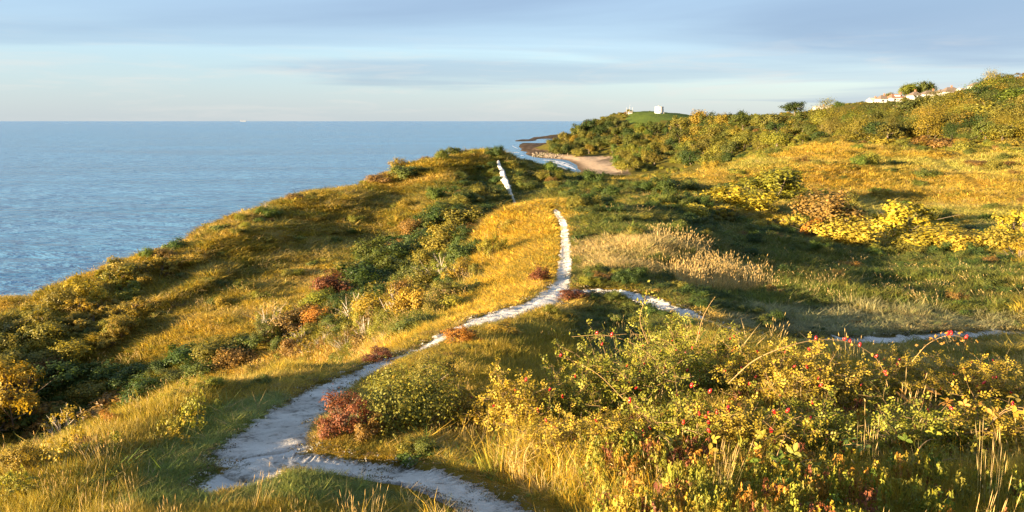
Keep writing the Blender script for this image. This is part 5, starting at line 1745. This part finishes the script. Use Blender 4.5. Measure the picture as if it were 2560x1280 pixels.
bramble(1975, 3.75, 0.52, 0.34, ['yellow-green', 'green', 'yellow'], 'bramble with broad bright green leaves low in the middle of the thicket', 44, 1)
bramble(2330, 3.9, 0.50, 0.40, ['green', 'yellow-green', 'green'], 'bramble with broad green leaves in the lower right of the thicket', 54, 2)
bramble(2390, 5.0, 0.74, 0.40, ['green', 'yellow', 'orange'], 'taller bramble with mixed green and orange leaves among dead grasses', 50, 3)
bramble(2500, 4.6, 0.82, 0.36, ['yellow', 'orange', 'golden'], 'yellow-leaved bramble at the right edge of the picture', 44, 4)
bramble(1750, 4.0, 0.42, 0.34, ['yellow', 'yellow-green'], 'small yellow bramble below the front rose bush', 32, 5)
bramble(1700, 3.6, 0.30, 0.30, ['orange', 'russet', 'red-brown'], 'rusty withered bramble near the bottom of the thicket', 30, 6)
bramble(1460, 5.0, 0.45, 0.36, ['orange', 'red-brown', 'golden'], 'bramble turned orange and red in front of the low rose bush', 40, 7)
bramble(2150, 4.6, 0.55, 0.36, ['red-brown', 'orange', 'russet'], 'withered orange-red bramble in the middle of the rose thicket', 40, 8)

# fine leafy fill and dead stalks through the thicket
x, y, r, rng = polar_points(15000, 2.8, 9.5, 401, 40)
side_ = (x < -0.47 * y) & (y > 4.2)
keep = (path_edge(x, y) > 0.35) & (((x > 0.35 + 0.03 * y) & (x > (y - 5.2) * 0.30)) | (side_ & (rng.random(len(x)) < 0.10)))
keep &= rng.random(len(x)) < np.clip(0.32 + 1.0 * fbm(x, y, 0.9, 3, 111), 0.04, 1)
z = height(x, y)
ws = (0.16 + 0.16 * rng.random(len(x))) * np.clip(r / 5, 0.75, 1.2)
hs = (0.18 + 0.34 * rng.random(len(x)))
pal = np.array([TINT['yellow-green'], TINT['yellow'], TINT['olive'], TINT['green'], TINT['orange'], TINT['red-brown']])
tint = pal[rng.choice(6, len(x), p=[0.26, 0.20, 0.22, 0.08, 0.14, 0.10])] * (0.9 + 0.5 * rng.random((len(x), 1)))
tint = np.where((side_ & (tint[:, 0] > tint[:, 1] * 1.6))[:, None], np.array(TINT['olive']), tint)
rot = np.stack([np.zeros(len(x)), np.zeros(len(x)), rng.random(len(x)) * 6.283], 1)
herb_c = proto_coll('herb_clump', [crown_proto('herb', 700 + i, nl=230, leaf=0.068, lobes=10, spread=0.42, rl=(0.06, 0.14), zlo=0.25, zhi=0.95, clump=4, up=0.3)[0] for i in range(4)])
o = scatter('weeds', herb_c, np.stack([x, y, z], 1)[keep], rot[keep], np.stack([ws, ws, hs], 1)[keep], rng.integers(0, 4, len(x))[keep], tint[keep])
tag(o, 'leafy yellow-green weeds growing among the foreground grass and roses', 'weeds', kind='stuff')
x, y, r, rng = polar_points(620, 3.1, 9.0, 403, 40)
keep = (x > 0.8 + 0.03 * y) & (sample(PATHMASK, x, y) < 0.02) & (x > (y - 5.0) * 0.30) & (rng.random(len(x)) < np.clip(0.3 + 0.9 * fbm(x, y, 0.8, 3, 117), 0.03, 1))
z = height(x, y)
hs = (0.35 + 0.5 * rng.random(len(x)) * np.clip(0.6 + x / 6, 0.5, 1.1)) * np.clip((r - 2.2) / 3, 0.3, 1)
ws = np.full(len(x), 0.22)
tint = STRAW * 1.2 * (0.7 + 0.5 * rng.random((len(x), 1)))
rot = np.stack([rng.normal(0, 0.15, len(x)), rng.normal(0, 0.15, len(x)), rng.random(len(x)) * 6.283], 1)
dead_c = proto_coll('dead_stalk', [tuft_mesh('dead_stalk', 800 + i, 5, 1.1, 0.016, 0.6, 0.014, 0.5, 0.6) for i in range(4)])
o = scatter('dead_stalks', dead_c, np.stack([x, y, z], 1)[keep], rot[keep], np.stack([ws, ws, hs], 1)[keep], rng.integers(0, 4, len(x))[keep], tint[keep])
tag(o, 'thin straw-coloured dead stalks rising through the rose thicket', 'dead stalks', kind='stuff')

# long golden grass round the feet of the roses
x, y, r, rng = polar_points(13000, 2.7, 9.5, 405, 42)
keep = (x > -0.13 * y) & (path_edge(x, y) > 0.22) & (x > (y - 5.4) * 0.30) & (rng.random(len(x)) < np.clip(0.5 + 0.9 * fbm(x, y, 1.0, 3, 119), 0.08, 1))
z = height(x, y)
hs = (0.22 + 0.32 * rng.random(len(x))) * np.clip((r - 1.0) / 4, 0.5, 1)
ws = np.clip(0.03 * r, 0.09, 0.26)
pick = rng.random((len(x), 1))
tint = np.where(pick < 0.45, GOLD * 1.15, np.where(pick < 0.72, STRAW * 1.1, np.array(TINT['yellow-green']) * 1.1)) * (0.7 + 0.6 * rng.random((len(x), 1)))
rot = np.stack([rng.normal(0, 0.2, len(x)), rng.normal(0, 0.2, len(x)), rng.random(len(x)) * 6.283], 1)
long_c = proto_coll('long_tuft', [tuft_mesh('long_tuft', 850 + i, 16, 0.9, 0.034, 0.6, 0.0, 0.5, 0.4) for i in range(5)])
o = scatter('long_grass', long_c, np.stack([x, y, z], 1)[keep], rot[keep], np.stack([ws, ws, hs], 1)[keep], rng.integers(0, 5, len(x))[keep], tint[keep])
tag(o, 'long golden grass growing round the feet of the rose bushes', 'grass', kind='stuff')
